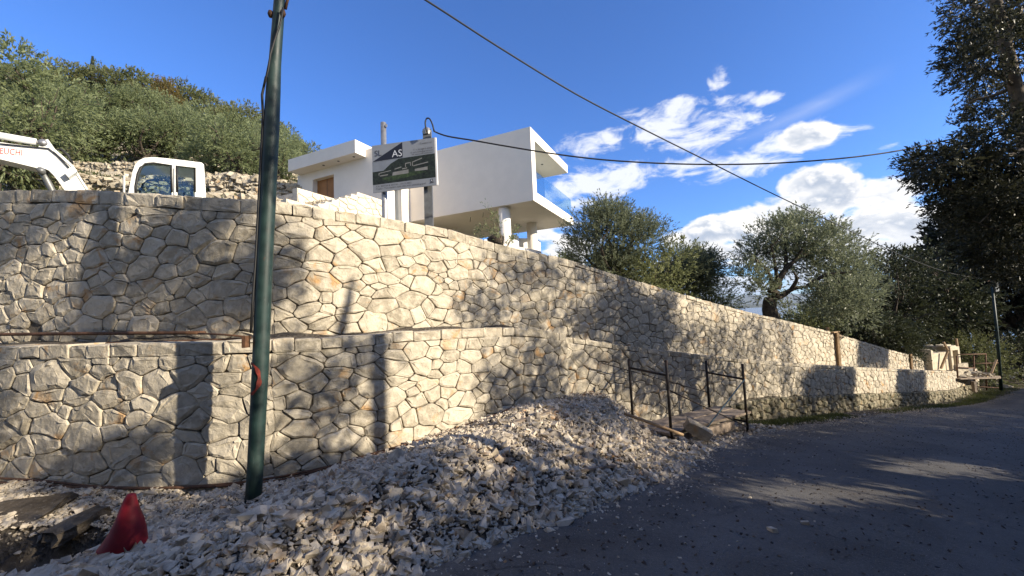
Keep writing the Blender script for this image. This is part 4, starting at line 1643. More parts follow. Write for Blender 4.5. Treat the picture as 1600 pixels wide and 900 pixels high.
for k in range(4):
    f0, f1 = .06 + k * .24, .06 + k * .24 + .222
    a0_, a1_ = PA[0] + (PA[1] - PA[0]) * f0, PA[0] + (PA[1] - PA[0]) * f1
    b0_, b1_ = PA[2] + (PA[3] - PA[2]) * f0, PA[2] + (PA[3] - PA[2]) * f1
    dd = WDIR * .18
    j = .012 * (k % 2)
    c8 = [(*(a0_ - dd * .2), dz - .045 + j), (*(a1_ - dd * .2), dz - .045 + j), (*(b1_ + dd), dz - .095 + j), (*(b0_ + dd), dz - .095 + j)]
    c8 = c8 + [(p[0], p[1], p[2] + .042) for p in c8]
    MB().hexa(c8).build('plank', 'weathered_plank', scf)
# timber bearer under the deck and the two half buried boards at its left end
MB().bar((*(PA[1] + WDIR * .06 + WN * .0), dz - .14), (*(PA[3] - WDIR * .5), dz - .20), .06, .16).build('bearer', 'weathered_plank', scf)
for k, (off, ln) in enumerate(((.16, .85), (.42, .75))):
    p0 = np.array([1.35, 7.28]) + WN * off
    MB().bar((*p0, -.33 - .03 * k), (*(p0 + WDIR * ln), -.40 - .02 * k), .22, .045).build('plank', 'weathered_plank', scf)
p0 = np.array([1.95, 7.55])
MB().bar((*p0, -.52), (*(p0 + WN * .6), -.52), .09, .16).build('bearer', 'weathered_plank', scf)

# timber posts strapped to the far walls
def timber_post(px0, py0, px1, py1, Yq, r_, lab, plate):
    hp = UPPER.hit(*ray(px1, py1)[:2])
    Yq = hp[1] * ray(px1, py1)[1] - .16
    g = empty('timber_post', at(px1, py1, Yq), lab, 'timber post', 'timber posts against the upper wall')
    MB().bar(at(px1, py1 + 3, Yq), at(px0, py0, Yq), r_ * 2, r_ * 1.5).build('shaft', 'timber', g)
    if plate:
        q = at(px0, py0, Yq)
        MB().bar(q + (-.28, -.14, .03), q + (.16, .14, .03), .12, .04).build('top_board', 'timber', g)
        q = at(px0 - 14, py0 - 1, Yq + .2)
        MB().bar(q, q + (0, 0, .18), .10, .06).build('block', 'timber', g)
    return g


timber_post(1307.5, 520, 1312, 575, 12.9, .055, 'tall timber post with a board across its top, against the upper wall', True)
timber_post(1422.5, 553, 1425, 579, 16.8, .05, 'short timber post standing near the low far end of the upper wall', False)

# ------------------------------------------------------------------ niche gate pier at the wall's far end
gate = empty('gate_pier', at(1500, 582, 21.0), 'pale stone pier with an open niche at the far end of the wall', 'gate pier')


def gx(px, py, Y):
    return at(px, py, Y)


Yg = 20.6
gO = at(1489, 580, Yg)
ga, gb = np.array([.93, .37, 0]), np.array([-.37, .93, 0])


def gf(i, j, z):
    return gO + ga * i + gb * j + np.array([0, 0, z])


zt = at(1487, 541, Yg)[2] - gO[2]
W_, D_ = .86, 1.0
mb = MB()
for (i0, i1, z0, z1) in ((0, .17, 0, zt - .22), (W_ - .17, W_, 0, zt - .22)):
    mb.box(i0, i1, 0, D_, z0, z1, gf)
mb.build('jamb', 'gate_render', gate)
n = 8
V = [gf(0, 0, zt - .22), gf(W_, 0, zt - .22)]
arch = [(0, zt - .22), (W_, zt - .22), (W_, zt - .08), (W_ - .05, zt - .02), (W_ - .12, zt), (0.06, zt), (0, zt - .05)]
MB().prism([gf(i, 0, z) for i, z in arch], gb * D_).build('lintel', 'gate_render', gate)
MB().box(.17, W_ - .17, .55, .62, 0, zt - .22, gf).build('back_panel', 'gate_render', gate)
MB().box(-1.35, -.004, .1, .5, -.02, .78 * zt, gf).build('side_wall', 'gate_render', gate)
MB().box(-1.55, -1.36, .1, .5, -.02, zt * .95, gf).build('side_block', 'gate_render', gate)
MB().box(-.35, .35, .1, .4, zt + .002, zt + .07, gf).build('cap_slab', 'gate_render', gate)
MB().box(.2, W_ + .35, -.12, -.002, -.28, .33, gf).build('ledge_stone', 'cream_limestone', gate)
for (pa, pb, lab) in (((1481, 549), (1470, 576), 'pale timber prop leaning against the niche pier'), ((1474, 534), (1481, 547), 'short timber sticking up beside the niche pier'), ((1494, 529), (1496, 541), 'short timber standing on top of the niche pier')):
    o = MB().bar(at(*pa, Yg - .35), at(*pb, Yg - .35), .085, .06).build('timber_prop', 'timber', None)
    tag(o, lab, 'timber prop', 'timber props round the pier')
q = at(1458, 566, 20.9)
g = empty('water_barrel', q - (0, 0, .5), 'dark barrel with a pale lid behind the wall beside the niche pier', 'barrel')
MB().tube([q + (0, 0, -.55), q + (0, 0, -.1), q + (0, 0, .25)], [.24, .26, .24], 14).build('body', 'black_rubber', g, True)
MB().tube([q + (0, 0, .252), q + (0, 0, .31), q + (0, 0, .33)], [.25, .22, .1], 14).build('lid', 'car_silver', g, True)

# scaffold with stones at the far end
sc2 = empty('scaffold', at(1520, 612, 21.2), 'far scaffold carrying a deck of stones below the niche pier', 'scaffold', 'scaffolds against the wall')
Ys = 20.4
for (px, a, b, Yq) in ((1496.5, 596, 556, Ys), (1469.5, 600, 578, Ys - .3), (1523, 613, 556, Ys + .6), (1541.5, 610, 553, Ys + 1.1), (1480, 582, 600, Ys - .2)):
    MB().tube([at(px, a, Yq), at(px - 1.5, b, Yq)], .03, 8).build('standard', 'rusty_steel', sc2, True)
for (p0, p1, Y0, Y1) in (((1497, 554), (1541, 553), Ys, Ys + 1.1), ((1495, 574), (1523, 575), Ys, Ys + .6), ((1523, 568), (1560, 567), Ys + .6, Ys + 1.4), ((1526, 604), (1560, 606), Ys + .6, Ys + 1.2)):
    MB().tube([at(*p0, Y0), at(*p1, Y1)], .024, 8).build('ledger', 'rusty_steel', sc2, True)
MB().bar(at(1557, 562, Ys + 1.2), at(1549, 583, Ys + .6), .08, .05).build('brace', 'timber', sc2)
MB().bar(at(1541, 563, Ys + 1.1), at(1551, 578, Ys + 1.0), .04).build('brace', 'rusty_steel', sc2)
for k in range(3):
    a0_, a1_ = at(1495, 591.5 - k * 1.2, Ys - .1 + .3 * k), at(1558, 590 - k * 1.2, Ys + .9 + .3 * k)
    MB().bar(a0_, a1_, .28, .05).build('plank', 'weathered_plank', sc2)
MB().bar(at(1521, 596, Ys + .2), at(1523, 612, Ys + .2), .16, .12).build('trestle_leg', 'weathered_plank', sc2)
MB().bar(at(1480, 616, Ys - .1), at(1498, 592, Ys - .1), .05).build('trestle_leg', 'scaffold_steel', sc2)
rs2 = np.random.default_rng(77)
stp = empty('stone_pile', at(1530, 589, 21.0), 'heap of rough building stones lying on the far scaffold deck', 'stone pile')
n = 40
for k in range(n):
    t_ = rs2.random()
    px = 1498 + 58 * t_
    h = 9 * math.sin(math.pi * min(1, t_ * 1.05)) * rs2.random()
    q = at(px, 589.5 - h, Ys + .1 + t_ * .9 + rs2.uniform(0, .4))
    i = int(rs2.integers(0, 36))
    V, F = SHAPES[i]
    Rm = rot_mats(1, rs2, .3)[0]
    szq = rs2.uniform(.09, .18)
    obj_from('building_stone', (V @ Rm.T) * szq + q, F, 'hill_stone', stp, False, None, float(rs2.random()))

# ------------------------------------------------------------------ car beyond the scaffold
cr = empty('parked_van', at(1535, 600, 27.5), 'silver van parked behind the far scaffold and pole, mostly hidden', 'van')
cO = at(1513, 600, 27.2)
ca, cb = np.array([.96, -.28, 0]), np.array([.28, .96, 0])


def cf(i, j, z):
    return cO + ca * i + cb * j + np.array([0, 0, z])


prof = [(-.4, .35), (4.1, .35), (4.2, .75), (4.05, 1.02), (3.15, 1.12), (2.5, 1.72), (2.3, 1.8), (-.2, 1.82), (-.4, 1.6)]
MB().prism([cf(i, 0, z) for i, z in prof], cb * 1.7).build('body', 'car_silver', cr)
MB().prism([cf(i, -.008, z) for i, z in [(-.15, 1.12), (2.85, 1.12), (2.4, 1.66), (-.15, 1.66)]], -cb * .01).build('side_window', 'dark_frame', cr)
for i in (.5, 3.3):
    for j in (-.03, 1.53):
        MB().tube([cf(i, j, .35), cf(i, j + .2, .35)], .34, 16).build('wheel', 'black_rubber', cr, True)
MB().box(2.55, 2.75, -.16, -.01, 1.05, 1.2, cf).build('wing_mirror', 'car_silver', cr)
MB().box(4.13, 4.21, .1, .4, .72, .86, cf).build('headlight', 'print_white', cr)

# ------------------------------------------------------------------ the white villa
VC = np.array([1.013, 16.0, 6.2])
va, vb = np.array([-.904, .428, 0]), np.array([.428, .904, 0])
vb = vb / np.linalg.norm(vb)


def vf(i, j, z):
    return VC + va * i + vb * j + np.array([0, 0, z - 6.2])


villa = empty('villa', vf(4, 3, 3.0), 'white flat roofed modern villa with an overhanging upper storey on round columns', 'house')
ZU, ZT2 = 6.2, 9.26
# overhanging storey: front wall, floor slab, roof slab, back part
MB().box(0, 8.6, 0, .42, ZU + .42, ZT2 - .42, vf).build('front_wall', 'white_paint', villa)
MB().box(0, 8.6, 0, 5.5, ZU, ZU + .42, vf).build('floor_slab', 'white_paint', villa)
MB().box(0, 8.6, 0, 4.95, ZT2 - .42, ZT2, vf).build('roof_slab', 'white_paint', villa)
MB().box(2.2, 8.6, 4.5, 4.92, ZU + .42, ZT2 - .42, vf).build('back_wall', 'white_paint', villa)
MB().box(8.2, 8.6, .42, 4.5, ZU + .42, ZT2 - .42, vf).build('inner_wall', 'white_paint', villa)
gl = MB().box(1.30, 1.33, .422, 4.94, ZU + .42, ZT2 - .42, vf).build('terrace_window', 'facade_glass', villa)
for j in (1.9, 3.4):
    MB().box(1.26, 1.296, j - .025, j + .025, ZU + .42, ZT2 - .42, vf).build('window_mullion', 'dark_frame', gl)
for j in (.46, 2.15, 3.82):
    MB().box(.06, .075, j, j + 1.66, ZU + .42, ZU + 1.38, vf).build('balustrade_pane', 'clear_glass', villa)
MB().box(.08, 1.25, 5.40, 5.415, ZU + .42, ZU + 1.38, vf).build('balustrade_pane', 'clear_glass', villa)
for (i, j) in ((.55, 1.4), (.7, 3.1)):
    MB().tube([vf(i, j, ZT2 - .425), vf(i, j, ZT2 - .435)], .06, 12).build('ceiling_light', 'dark_frame', villa)
for (i, j) in ((1.50, .36), (1.66, 3.76)):
    MB().tube([vf(i, j, 2.6), vf(i, j, ZU - .002)], .255, 28).build('column', 'white_paint', villa, True)
for (i, j) in ((2.6, .5), (3.5, .9), (2.2, 2.0), (2.9, 2.8)):
    MB().tube([vf(i, j, ZU - .003), vf(i + .03, j, ZU - .22)], .012, 6).build('light_cable', 'black_rubber', villa, True)
# lower storey wall set back under the overhang
MB().box(5.4, 8.6, 2.4, 2.75, 2.8, ZU - .003, vf).build('lower_wall', 'white_paint', villa)

# entrance wing
R0 = np.array([-6.50, 16.96, 0])


def rf(i, j, z):
    return R0 + va * i + vb * j + np.array([0, 0, z])


ZB, ZTT = 8.9, 9.48
OV = .60
MB().box(0, 4.34, 0, 6.5, ZB, ZTT, rf).build('canopy_slab', 'white_paint', villa)


def wall_i(px, py=280):
    """place along the entrance front seen at column px"""
    d = ray(px, py)
    k = d[0] / d[1]
    p0 = R0 + vb * OV
    # (p0 + i*va): X = k*Y
    return (k * p0[1] - p0[0]) / (va[0] - k * va[1])


def wall_z(px, py):
    d = ray(px, py)
    i = wall_i(px, py)
    q = R0 + vb * OV + va * i
    return EYE + d[2] / d[1] * q[1]


iL, iD0, iD1, iR = wall_i(465), wall_i(488.5), wall_i(521.5), -.955
zd = wall_z(520.5, 272.5)
zflo = 6.55
MB().box(iD0, iL, OV, OV + .35, 4.5, ZB - .003, rf).build('entrance_wall', 'white_paint', villa)
MB().box(iR, iD1, OV, OV + .35, 4.0, ZB - .003, rf).build('entrance_wall', 'white_paint', villa)
MB().box(iD1, iD0, OV, OV + .35, zd, ZB - .003, rf).build('entrance_wall', 'white_paint', villa)
MB().box(iD1, iD0, OV, OV + .35, 4.5, zflo, rf).build('entrance_wall', 'white_paint', villa)
dr = MB().box(iD1, iD0, OV + .262, OV + .33, zflo, zd, rf).build('door', 'door_wood', villa)
MB().box((iD0 + iD1) / 2 + .03, (iD0 + iD1) / 2 + .05, OV + .255, OV + .2615, zflo, zd - .003, rf).build('door_joint', 'dark_frame', dr)
MB().box(iD1 + .16, iD1 + .19, OV + .20, OV + .2615, zflo + .8, zflo + 1.5, rf).build('door_handle', 'galvanised', dr)
for k in range(3):
    q = rf(.4 + k * .95, .30, ZB - .004)
    MB().tube([q, q - np.array([0, 0, .012])], .055, 12).build('ceiling_light', 'dark_frame', villa)
# end wall of the wing, with the slot window
jm = 2.75
w0, w1 = .72, 1.18
MB().box(iR - .0, iR + .35, OV + .352, OV + w0, 3.2, ZB - .003, rf).build('end_wall', 'white_paint', villa)
MB().box(iR, iR + .35, OV + w1, OV + jm + .6, 3.2, ZB - .003, rf).build('end_wall', 'white_paint', villa)
MB().box(iR, iR + .35, OV + w0, OV + w1, 3.2, 5.75, rf).build('end_wall', 'white_paint', villa)
MB().box(iR, iR + .35, OV + w0, OV + w1, 7.7, ZB - .003, rf).build('end_wall', 'white_paint', villa)
wn = MB().box(iR + .2, iR + .23, OV + w0, OV + w1, 5.75, 7.7, rf).build('slot_window', 'facade_glass', villa)
MB().box(iR + .17, iR + .199, OV + w0, OV + w0 + .06, 5.752, 7.698, rf).build('window_frame', 'dark_frame', wn)
MB().box(iL - .35, iL, OV + .352, 6.4, 4.5, ZB - .003, rf).build('end_wall', 'white_paint', villa)
MB().box(-.953, -.003, OV + .002, 5.0, ZB - .002, ZB + .34, rf).build('roof_upstand', 'white_paint', villa)

# entrance stairs: two stone-clad side walls running straight out from the wing
def stair_path(i0, j0, j1):
    a, b = rf(i0, j0, 0), rf(i0, j1, 0)
    return Path([tuple(a[:2]), tuple(b[:2])], True)


def clad_wall(i0, j0, j1, top, thick, name):
    """a stone-faced wall: the face looks away from the wing's axis"""
    sp_ = stair_path(i0, j0, j1)
    rd = np.random.default_rng(int(abs(i0 * 100)) + 3)
    zlo = 4.3
    st = MB()
    cells = stone_cells(0.02, sp_.L - .02, lambda s: top(s) - .03, lambda s: zlo + 0 * np.asarray(s), [(.11, .15, 40, .8), (.07, .10, 70, .78)], .018, 0.0, rd, density=1.4)
    core = MB()
    S = np.arange(0, sp_.L + .01, .05)
    V, F = [], []
    for s in S:
        x, y = sp_.at(s)
        for d, z in ((-.03, zlo), (-.03, float(top(s)) - .01), (-thick, float(top(s)) - .01), (-thick, zlo)):
            V.append((float(x) + sp_.N[0, 0] * d, float(y) + sp_.N[0, 1] * d, z))
    m = len(S)
    for k in range(m - 1):
        for e in range(4):
            F.append((k * 4 + e, (k + 1) * 4 + e, (k + 1) * 4 + (e + 1) % 4, k * 4 + (e + 1) % 4))
    F += [(0, 1, 2, 3), tuple((m - 1) * 4 + e for e in (3, 2, 1, 0))]
    wl = obj_from(name, V, F, 'pale_cladding', villa, False, None, .6)
    tn = []
    for poly, cap in cells:
        Vv, Ff = stone_mesh(sp_, poly, rd, .3, .004, .03, .02)
        st.add(Vv, Ff)
        tn += [float(np.clip(rd.normal(.5, .3), 0, 1))] * len(Ff)
    o = st.build('stone_facing', 'pale_cladding', wl, False, tn)
    o['kind'] = 'stuff'


z_near = at(445, 307, 13.0)[2]
jn = OV - 4.45


def top1(s):
    s = np.asarray(s, float)
    d0 = 1.25
    steps = np.clip(np.floor((s - d0) / .30) + 1, 0, 7)
    return z_near - .04 + steps * .147 + 0 * s


clad_wall(iR, jn, OV - .02, top1, .30, 'stair_wall')
q_i = iR + 1.75


def top2(s):
    return 6.92 + 0 * np.asarray(s, float)


clad_wall(q_i, OV - 2.75, OV - .02, top2, .30, 'stair_wall')
for k in range(9):
    MB().box(iR + .31, q_i - .002, jn + 1.2 + k * .30, jn + 1.5 + k * .30, 4.4, z_near - .25 + min(k, 7) * .147, rf).build('step', 'pale_cladding', villa, tone=.7)
MB().box(q_i + .31, q_i + 3.2, OV - 2.75, OV - 2.45, 4.3, 6.75, rf).build('garden_wall', 'pale_cladding', villa, tone=.35)

# pool terrace seen between the columns
tw = [at(757, 374, 13.6), at(775, 377, 13.9), at(800, 384, 14.6), at(829, 389, 15.4), at(842, 391.5, 15.8)]
lo_, hi_ = MB(), MB()
V, F = [], []
for q in tw:
    V += [q, q + (.12, .3, 0), q + (.12, .3, -2.4), q - (0, 0, 2.4)]
for k in range(len(tw) - 1):
    for e in range(4):
        F.append((k * 4 + e, (k + 1) * 4 + e, (k + 1) * 4 + (e + 1) % 4, k * 4 + (e + 1) % 4))
F += [(3, 2, 1, 0), tuple((len(tw) - 1) * 4 + e for e in range(4))]
obj_from('terrace_wall', V, F, 'white_paint', villa)


def pbox(name, px0, py0, px1, py1, Y, dep, mat):
    a, b = at(px0, py1, Y), at(px1, py0, Y)
    return MB().hexa([(a[0], Y, a[2] - 1.2), (b[0], Y + .35 * (b[0] - a[0]), a[2] - 1.2), (b[0] + dep * .43, Y + dep + .35 * (b[0] - a[0]), a[2] - 1.2), (a[0] + dep * .43, Y + dep, a[2] - 1.2),
                      (a[0], Y, b[2]), (b[0], Y + .35 * (b[0] - a[0]), b[2]), (b[0] + dep * .43, Y + dep + .35 * (b[0] - a[0]), b[2]), (a[0] + dep * .43, Y + dep, b[2])]).build(name, mat, villa)


pbox('terrace_pier', 797, 365.5, 803.5, 381, 19.5, .5, 'pool_white')
pbox('terrace_block', 811, 371, 836, 384, 20.5, .8, 'pool_white')
MB().prism([at(803.5, 366, 21.5), at(803.5, 384, 21.5), at(832, 388, 23.5), at(832, 371, 23.5)], (.02, .02, 0)).build('pool_screen', 'facade_glass', villa)

# ------------------------------------------------------------------ excavator
YE = 0.25
ex = empty('excavator', at(262, 375, 8.9) , 'white mini excavator with a glazed cab and raised boom parked above the wall', 'excavator')
zg = hill(float(at(262, 300, 8.9)[0]), 8.9)


EP0 = at(262, 300, 8.3)
EH = np.array([EP0[0], EP0[1], 0])
EH /= np.linalg.norm(EH)                  # from the camera towards the machine; its side faces us
ER = np.array([EH[1], -EH[0], 0])


def eat(px, py, off):
    d = ray(px, py)
    t_ = (EP0[:2] @ EH[:2] + off) / (d[:2] @ EH[:2])
    return np.array([0, 0, EYE]) + d * t_


def epts(pix, off):
    return [eat(px, py, off) for px, py in pix]


boom_px = [(-70, 214), (-20, 219), (20, 225), (60, 229.5), (67, 219), (75, 217.5), (86, 233), (101, 246), (115, 259), (138, 296), (160, 335), (172, 362), (140, 368), (118, 336), (101, 297), (92, 284), (84, 274), (76, 266), (66, 262), (42, 256), (0, 246), (-35, 241), (-70, 236)]
boom = MB().prism(epts(boom_px, YE), EH * .30).build('boom', 'excavator_white', ex)
MB().prism([eat(-70, 236.4, YE) + EH * -.02] + epts([(-35, 241.4), (0, 246.4), (42, 256.4), (66, 262.4)], YE - .02) + epts([(66, 264.5), (42, 258.6), (0, 248.6), (-35, 243.6), (-70, 238.6)], YE - .02), EH * .34).build('flange', 'excavator_white', boom)
MB().prism(epts([(86, 233), (115, 259), (138, 296), (134.5, 296), (112.5, 261.5), (84, 236)], YE - .02), EH * .34).build('flange', 'excavator_white', boom)
cy = MB().tube(epts([(-70, 203), (0, 212), (57, 222)], YE + .15), .062, 14).build('arm_cylinder', 'excavator_white', ex, True)
MB().tube(epts([(57, 222), (66, 223.5)], YE + .15), .033, 10).build('cylinder_rod', 'galvanised', cy, True)
MB().tube([eat(66.5, 222, YE - .04), eat(66.5, 222, YE - .04) + EH * .40], .06, 12).build('pivot_pin', 'galvanised', ex, True)
MB().tube(epts([(64, 264), (72, 279), (92, 318), (104, 350)], YE + .15), .052, 12).build('boom_cylinder', 'galvanised_grey', ex, True)
MB().tube([eat(63.5, 265.5, YE - .03), eat(63.5, 265.5, YE - .03) + EH * .38], .055, 12).build('pivot_pin', 'galvanised_grey', ex, True)
MB().prism(epts([(100, 269), (112, 260.5), (120, 268), (107, 277)], YE - .16), EH * .155).build('work_light', 'excavator_white', ex)
MB().tube(epts([(88, 234), (96, 233), (106, 242), (113, 255)], YE + .1), .02, 8).build('hose', 'black_rubber', ex, True)
MB().tube(epts([(0, 224.5), (40, 228.5), (76, 232), (90, 243), (108, 262)], YE - .03), .012, 6).build('hose', 'black_rubber', ex, True)
o0, o1 = eat(-26, 238.1, YE), eat(34.5, 243.2, YE)
exb = (o1 - o0)
wl_ = np.linalg.norm(exb)
exb /= wl_
text_on('lettering', 'TAKEUCHI', o0, exb, np.array([-exb[2] * .0, 0, 1.0]), -EH, .118, 'excavator_red', ex, lift=.006, width=wl_)

YC = 0.0
near_px = [(196, 345), (199, 310), (203, 289), (207.5, 267), (211, 258), (217, 250.5), (226, 246.5), (240, 245.5), (262, 247.5), (300, 252), (315, 254), (318.5, 257), (319.5, 268), (321.5, 300), (324, 345)]
win1 = [(212.5, 345), (212.5, 305), (212, 292), (215.5, 272), (220, 261.5), (227, 256), (240, 255), (267.5, 258.5), (268.5, 300), (269, 345)]
win2 = [(277.5, 345), (277, 300), (276.5, 259.5), (304.5, 262.5), (304.5, 300), (305, 345)]


def ring_side(mbx, Y, thick):
    """the side of the cab: frame bars that follow the outline and the two window openings"""
    def quadstrip(A, B):
        for k in range(len(A) - 1):
            mbx.prism([eat(*A[k], Y), eat(*A[k + 1], Y), eat(*B[k + 1], Y), eat(*B[k], Y)], EH * thick)
    outl = near_px
    inn = [(212.5, 345), (212.4, 308), (212, 290), (215.5, 272), (218, 263.5), (222, 258.5), (229, 255.6), (240, 255), (262, 257.8), (300, 262), (304.5, 262.5), (304.5, 263), (304.5, 272), (304.6, 302), (305, 345)]
    quadstrip(outl, inn)
    mbx.prism([eat(*q, 0) + EH * Y for q in ((268, 258), (277, 259.2), (277.5, 345), (269, 345))], EH * thick)


CW = 1.15
for kk, Yk in enumerate((YC, YC + CW)):
    mb = MB()
    ring_side(mb, Yk, .06)
    fr = mb.build('cab_side', 'excavator_white', ex)
    for wpx in (win1, win2):
        MB().prism([eat(*q, 0) + EH * (Yk + .03) for q in wpx], EH * .006).build('cab_window', 'cab_glass', fr)
    # rubber seals round the panes
    for wpx in (win1, win2):
        MB().tube([eat(*q, 0) + EH * (Yk + (-.004 if kk == 0 else .064)) for q in wpx[1:-1]], .022, 6).build('window_seal', 'black_rubber', fr, True)
mb = MB()
top_px = near_px[3:12]
for k in range(len(top_px) - 1):
    a, b = eat(*top_px[k], YC + .061), eat(*top_px[k + 1], YC + .061)
    mb.prism([a, b, b + EH * (CW - .063), a + EH * (CW - .063)], (0, 0, -.05))
mb.build('cab_roof', 'excavator_white', ex)
a, b = eat(203, 289, YC + .061), eat(207.5, 267, YC + .061)
MB().prism([eat(200, 340, YC + .061), eat(207, 268.5, YC + .061), eat(207, 268.5, YC + .061) + EH * (CW - .063), eat(200, 340, YC + .061) + EH * (CW - .063)], (.006, 0, 0)).build('windscreen', 'cab_glass', ex)
MB().bar(eat(273, 262, YC - .02), eat(273.5, 340, YC - .02), .03, .02).build('door_handle_rail', 'galvanised', ex)
MB().tube(epts([(194, 345), (193.5, 275), (196.5, 273.5), (201, 273.5)], YC - .05), .018, 8).build('grab_rail', 'excavator_white', ex, True)
MB().tube(epts([(228, 283), (240, 288), (256, 290), (268, 289.5)], YC + .6), .014, 6).build('wiper_arm', 'black_rubber', ex, True)


def ef(i, j, z):
    """machine frame: i along its side, j away from us"""
    return np.array([EP0[0], EP0[1], 0]) + ER * i + EH * j + np.array([0, 0, z])


zc = eat(262, 345, 0)[2]
MB().box(-.35, .15, .35, .8, zc - .3, zc + .15, ef).box(.12, .3, .35, .8, zc + .1, zc + .75, ef).build('seat', 'black_rubber', ex)
MB().box(-1.1, .95, -.2, 1.7, zg + .62, zc - .31, ef).build('upper_body', 'excavator_white', ex)
MB().box(.60, .97, -.18, 1.68, zc - .305, zc + .05, ef).build('engine_cover', 'excavator_white', ex)
MB().box(.505, .555, .07, CW, zc - .3, eat(318, 258, 0)[2], ef).build('cab_back', 'excavator_white', ex)
for j in (-.25, 1.25):
    x0, x1 = -1.15, .9
    MB().prism([ef(x, j, zg + z) for x, z in ((x0, .3), (x0 + .15, .06), (x0 + .35, -.02), (x1 - .35, -.02), (x1 - .15, .06), (x1, .3), (x1 - .1, .52), (x1 - .3, .6), (x0 + .3, .6), (x0 + .1, .52))], EH * .42).build('track', 'black_rubber', ex)

# ------------------------------------------------------------------ trees
def leaf_arrays(P, Dv, ln, wd, r):
    n = len(P)
    Dv = Dv / (np.linalg.norm(Dv, axis=1)[:, None] + 1e-9)
    S = np.cross(Dv, r.normal(size=(n, 3)))
    S /= np.linalg.norm(S, axis=1)[:, None] + 1e-9
    ln, wd = ln[:, None], wd[:, None]
    V = np.stack([P, P + Dv * ln * .45 + S * wd * .5, P + Dv * ln, P + Dv * ln * .45 - S * wd * .5], 1).reshape(-1, 3)
    return V, np.arange(n * 4).reshape(n, 4)


def twig_leaves(B, Dv, tl, per, ll, lw, r, spread=.55, droop=.0):
    """per leaves along each twig (start B, direction Dv, length tl)"""
    n = len(B)
    t = r.uniform(.05, 1.0, (n, per))
    P = B[:, None, :] + Dv[:, None, :] * (t * tl[:, None])[:, :, None]
    P[:, :, 2] -= droop * (t ** 2) * tl[:, None]
    D = Dv[:, None, :] + r.normal(0, spread, (n, per, 3))
    D[:, :, 2] -= droop * t
    m = n * per
    tone = np.repeat(np.clip(r.normal(.42, .22, n), 0, 1), per) + r.normal(0, .12, m)
    V, F = leaf_arrays(P.reshape(-1, 3), D.reshape(-1, 3), ll * r.uniform(.7, 1.25, m), lw * r.uniform(.7, 1.25, m), r)
    return V, F, np.clip(tone, 0, 1)


def limb(a, b, r, sag=.12, k=5):
    a, b = np.asarray(a, float), np.asarray(b, float)
    L_ = np.linalg.norm(b - a)
    m = r.normal(0, sag * L_, 3)
    return [a + (b - a) * t + m * math.sin(math.pi * t) for t in np.linspace(0, 1, k)]


def grow(seed, H, R, tr, twigs, per, ll, lw, tl=.5, trunk_h=.28, cz=.62, rz=.40, lobes=9, droop=.15, up=.25, bare=.0, lean=(0, 0), base_twigs=0.0):
    """trunk and limbs (MB) with a crown of leafy twigs gathered on lobes round limb tips"""
    r = np.random.default_rng(seed)
    wood = MB()
    fork = np.array([lean[0] * .35, lean[1] * .35, H * trunk_h])
    wood.tube([(0, 0, -.25), (tr * .25, 0, H * trunk_h * .3), fork * .7 + np.array([.06 * R, 0, 0]), fork], [tr * 1.25, tr * .95, tr * .85, tr * .8], 9)
    cen = np.array([lean[0], lean[1], H * cz])
    tips, rads = [], []
    for k in range(lobes):
        a = 2 * math.pi * (k + r.uniform(-.3, .3)) / lobes * 1.618 * 2
        zz = r.uniform(-.75, .85)
        q = math.sqrt(max(0, 1 - zz * zz)) * r.uniform(.45, .8)
        tip = cen + np.array([math.cos(a) * q * R, math.sin(a) * q * R, zz * H * rz * .72])
        tip[2] = max(tip[2], H * .22)
        tips.append(tip)
        rads.append(r.uniform(.34, .52) * R)
        lb = limb(fork, tip, r)
        wood.tube(lb, list(np.linspace(tr * .5, tr * .12, 5)), 6, False)
        for _ in range(3):
            j = lb[r.integers(2, 5)]
            e = tip + r.normal(0, .3, 3) * R
            wood.tube(limb(j, e, r, .1, 4), list(np.linspace(tr * .18, tr * .04, 4)), 5, False)
    tips, rads = np.array(tips), np.array(rads)
    pk = r.integers(0, lobes, twigs)
    dirs = r.normal(size=(twigs, 3))
    dirs /= np.linalg.norm(dirs, axis=1)[:, None]
    rad = r.random(twigs) ** .42
    B = tips[pk] + dirs * (rads[pk] * rad)[:, None] * np.array([1, 1, .82])
    B[:, 2] = np.maximum(B[:, 2], H * .10 + r.random(twigs) * H * .1)
    out = (B - cen) / np.array([R, R, H * rz])
    D = dirs * .8 + out * .5 + np.array([0, 0, up]) + r.normal(0, .25, (twigs, 3))
    D /= np.linalg.norm(D, axis=1)[:, None]
    V, F, T = twig_leaves(B, D, tl * r.uniform(.6, 1.3, twigs), per, ll, lw, r, .5, droop)
    return wood, V, F, T


PROTO = {}


def plant_tree(name, proto, pos, scale, rz, label, cat, group, leaf, bark, sx=1.0):
    """first call of a proto builds it; later calls copy the thing and its parts"""
    o = empty(name, pos, label, cat, group)
    o.rotation_euler = (0, 0, rz)
    o.scale = (scale * sx, scale * sx, scale)
    key = (proto, leaf)
    if key not in PROTO:
        wood, V, F, T = proto()
        WL_bak = WL[o.name].copy()
        t_ = obj_from('trunk', np.array(wood.V), wood.F, bark, None, True, (0, 0, 0))
        c_ = obj_from('crown', V, F, leaf, None, False, (0, 0, 0), T)
        for ch in (t_, c_):
            ch.parent = o
            ch.location = (0, 0, 0)
        PROTO[key] = (t_, c_)
    else:
        for ch in PROTO[key]:
            d = ch.copy()
            C.objects.link(d)
            d.parent = o
    return o


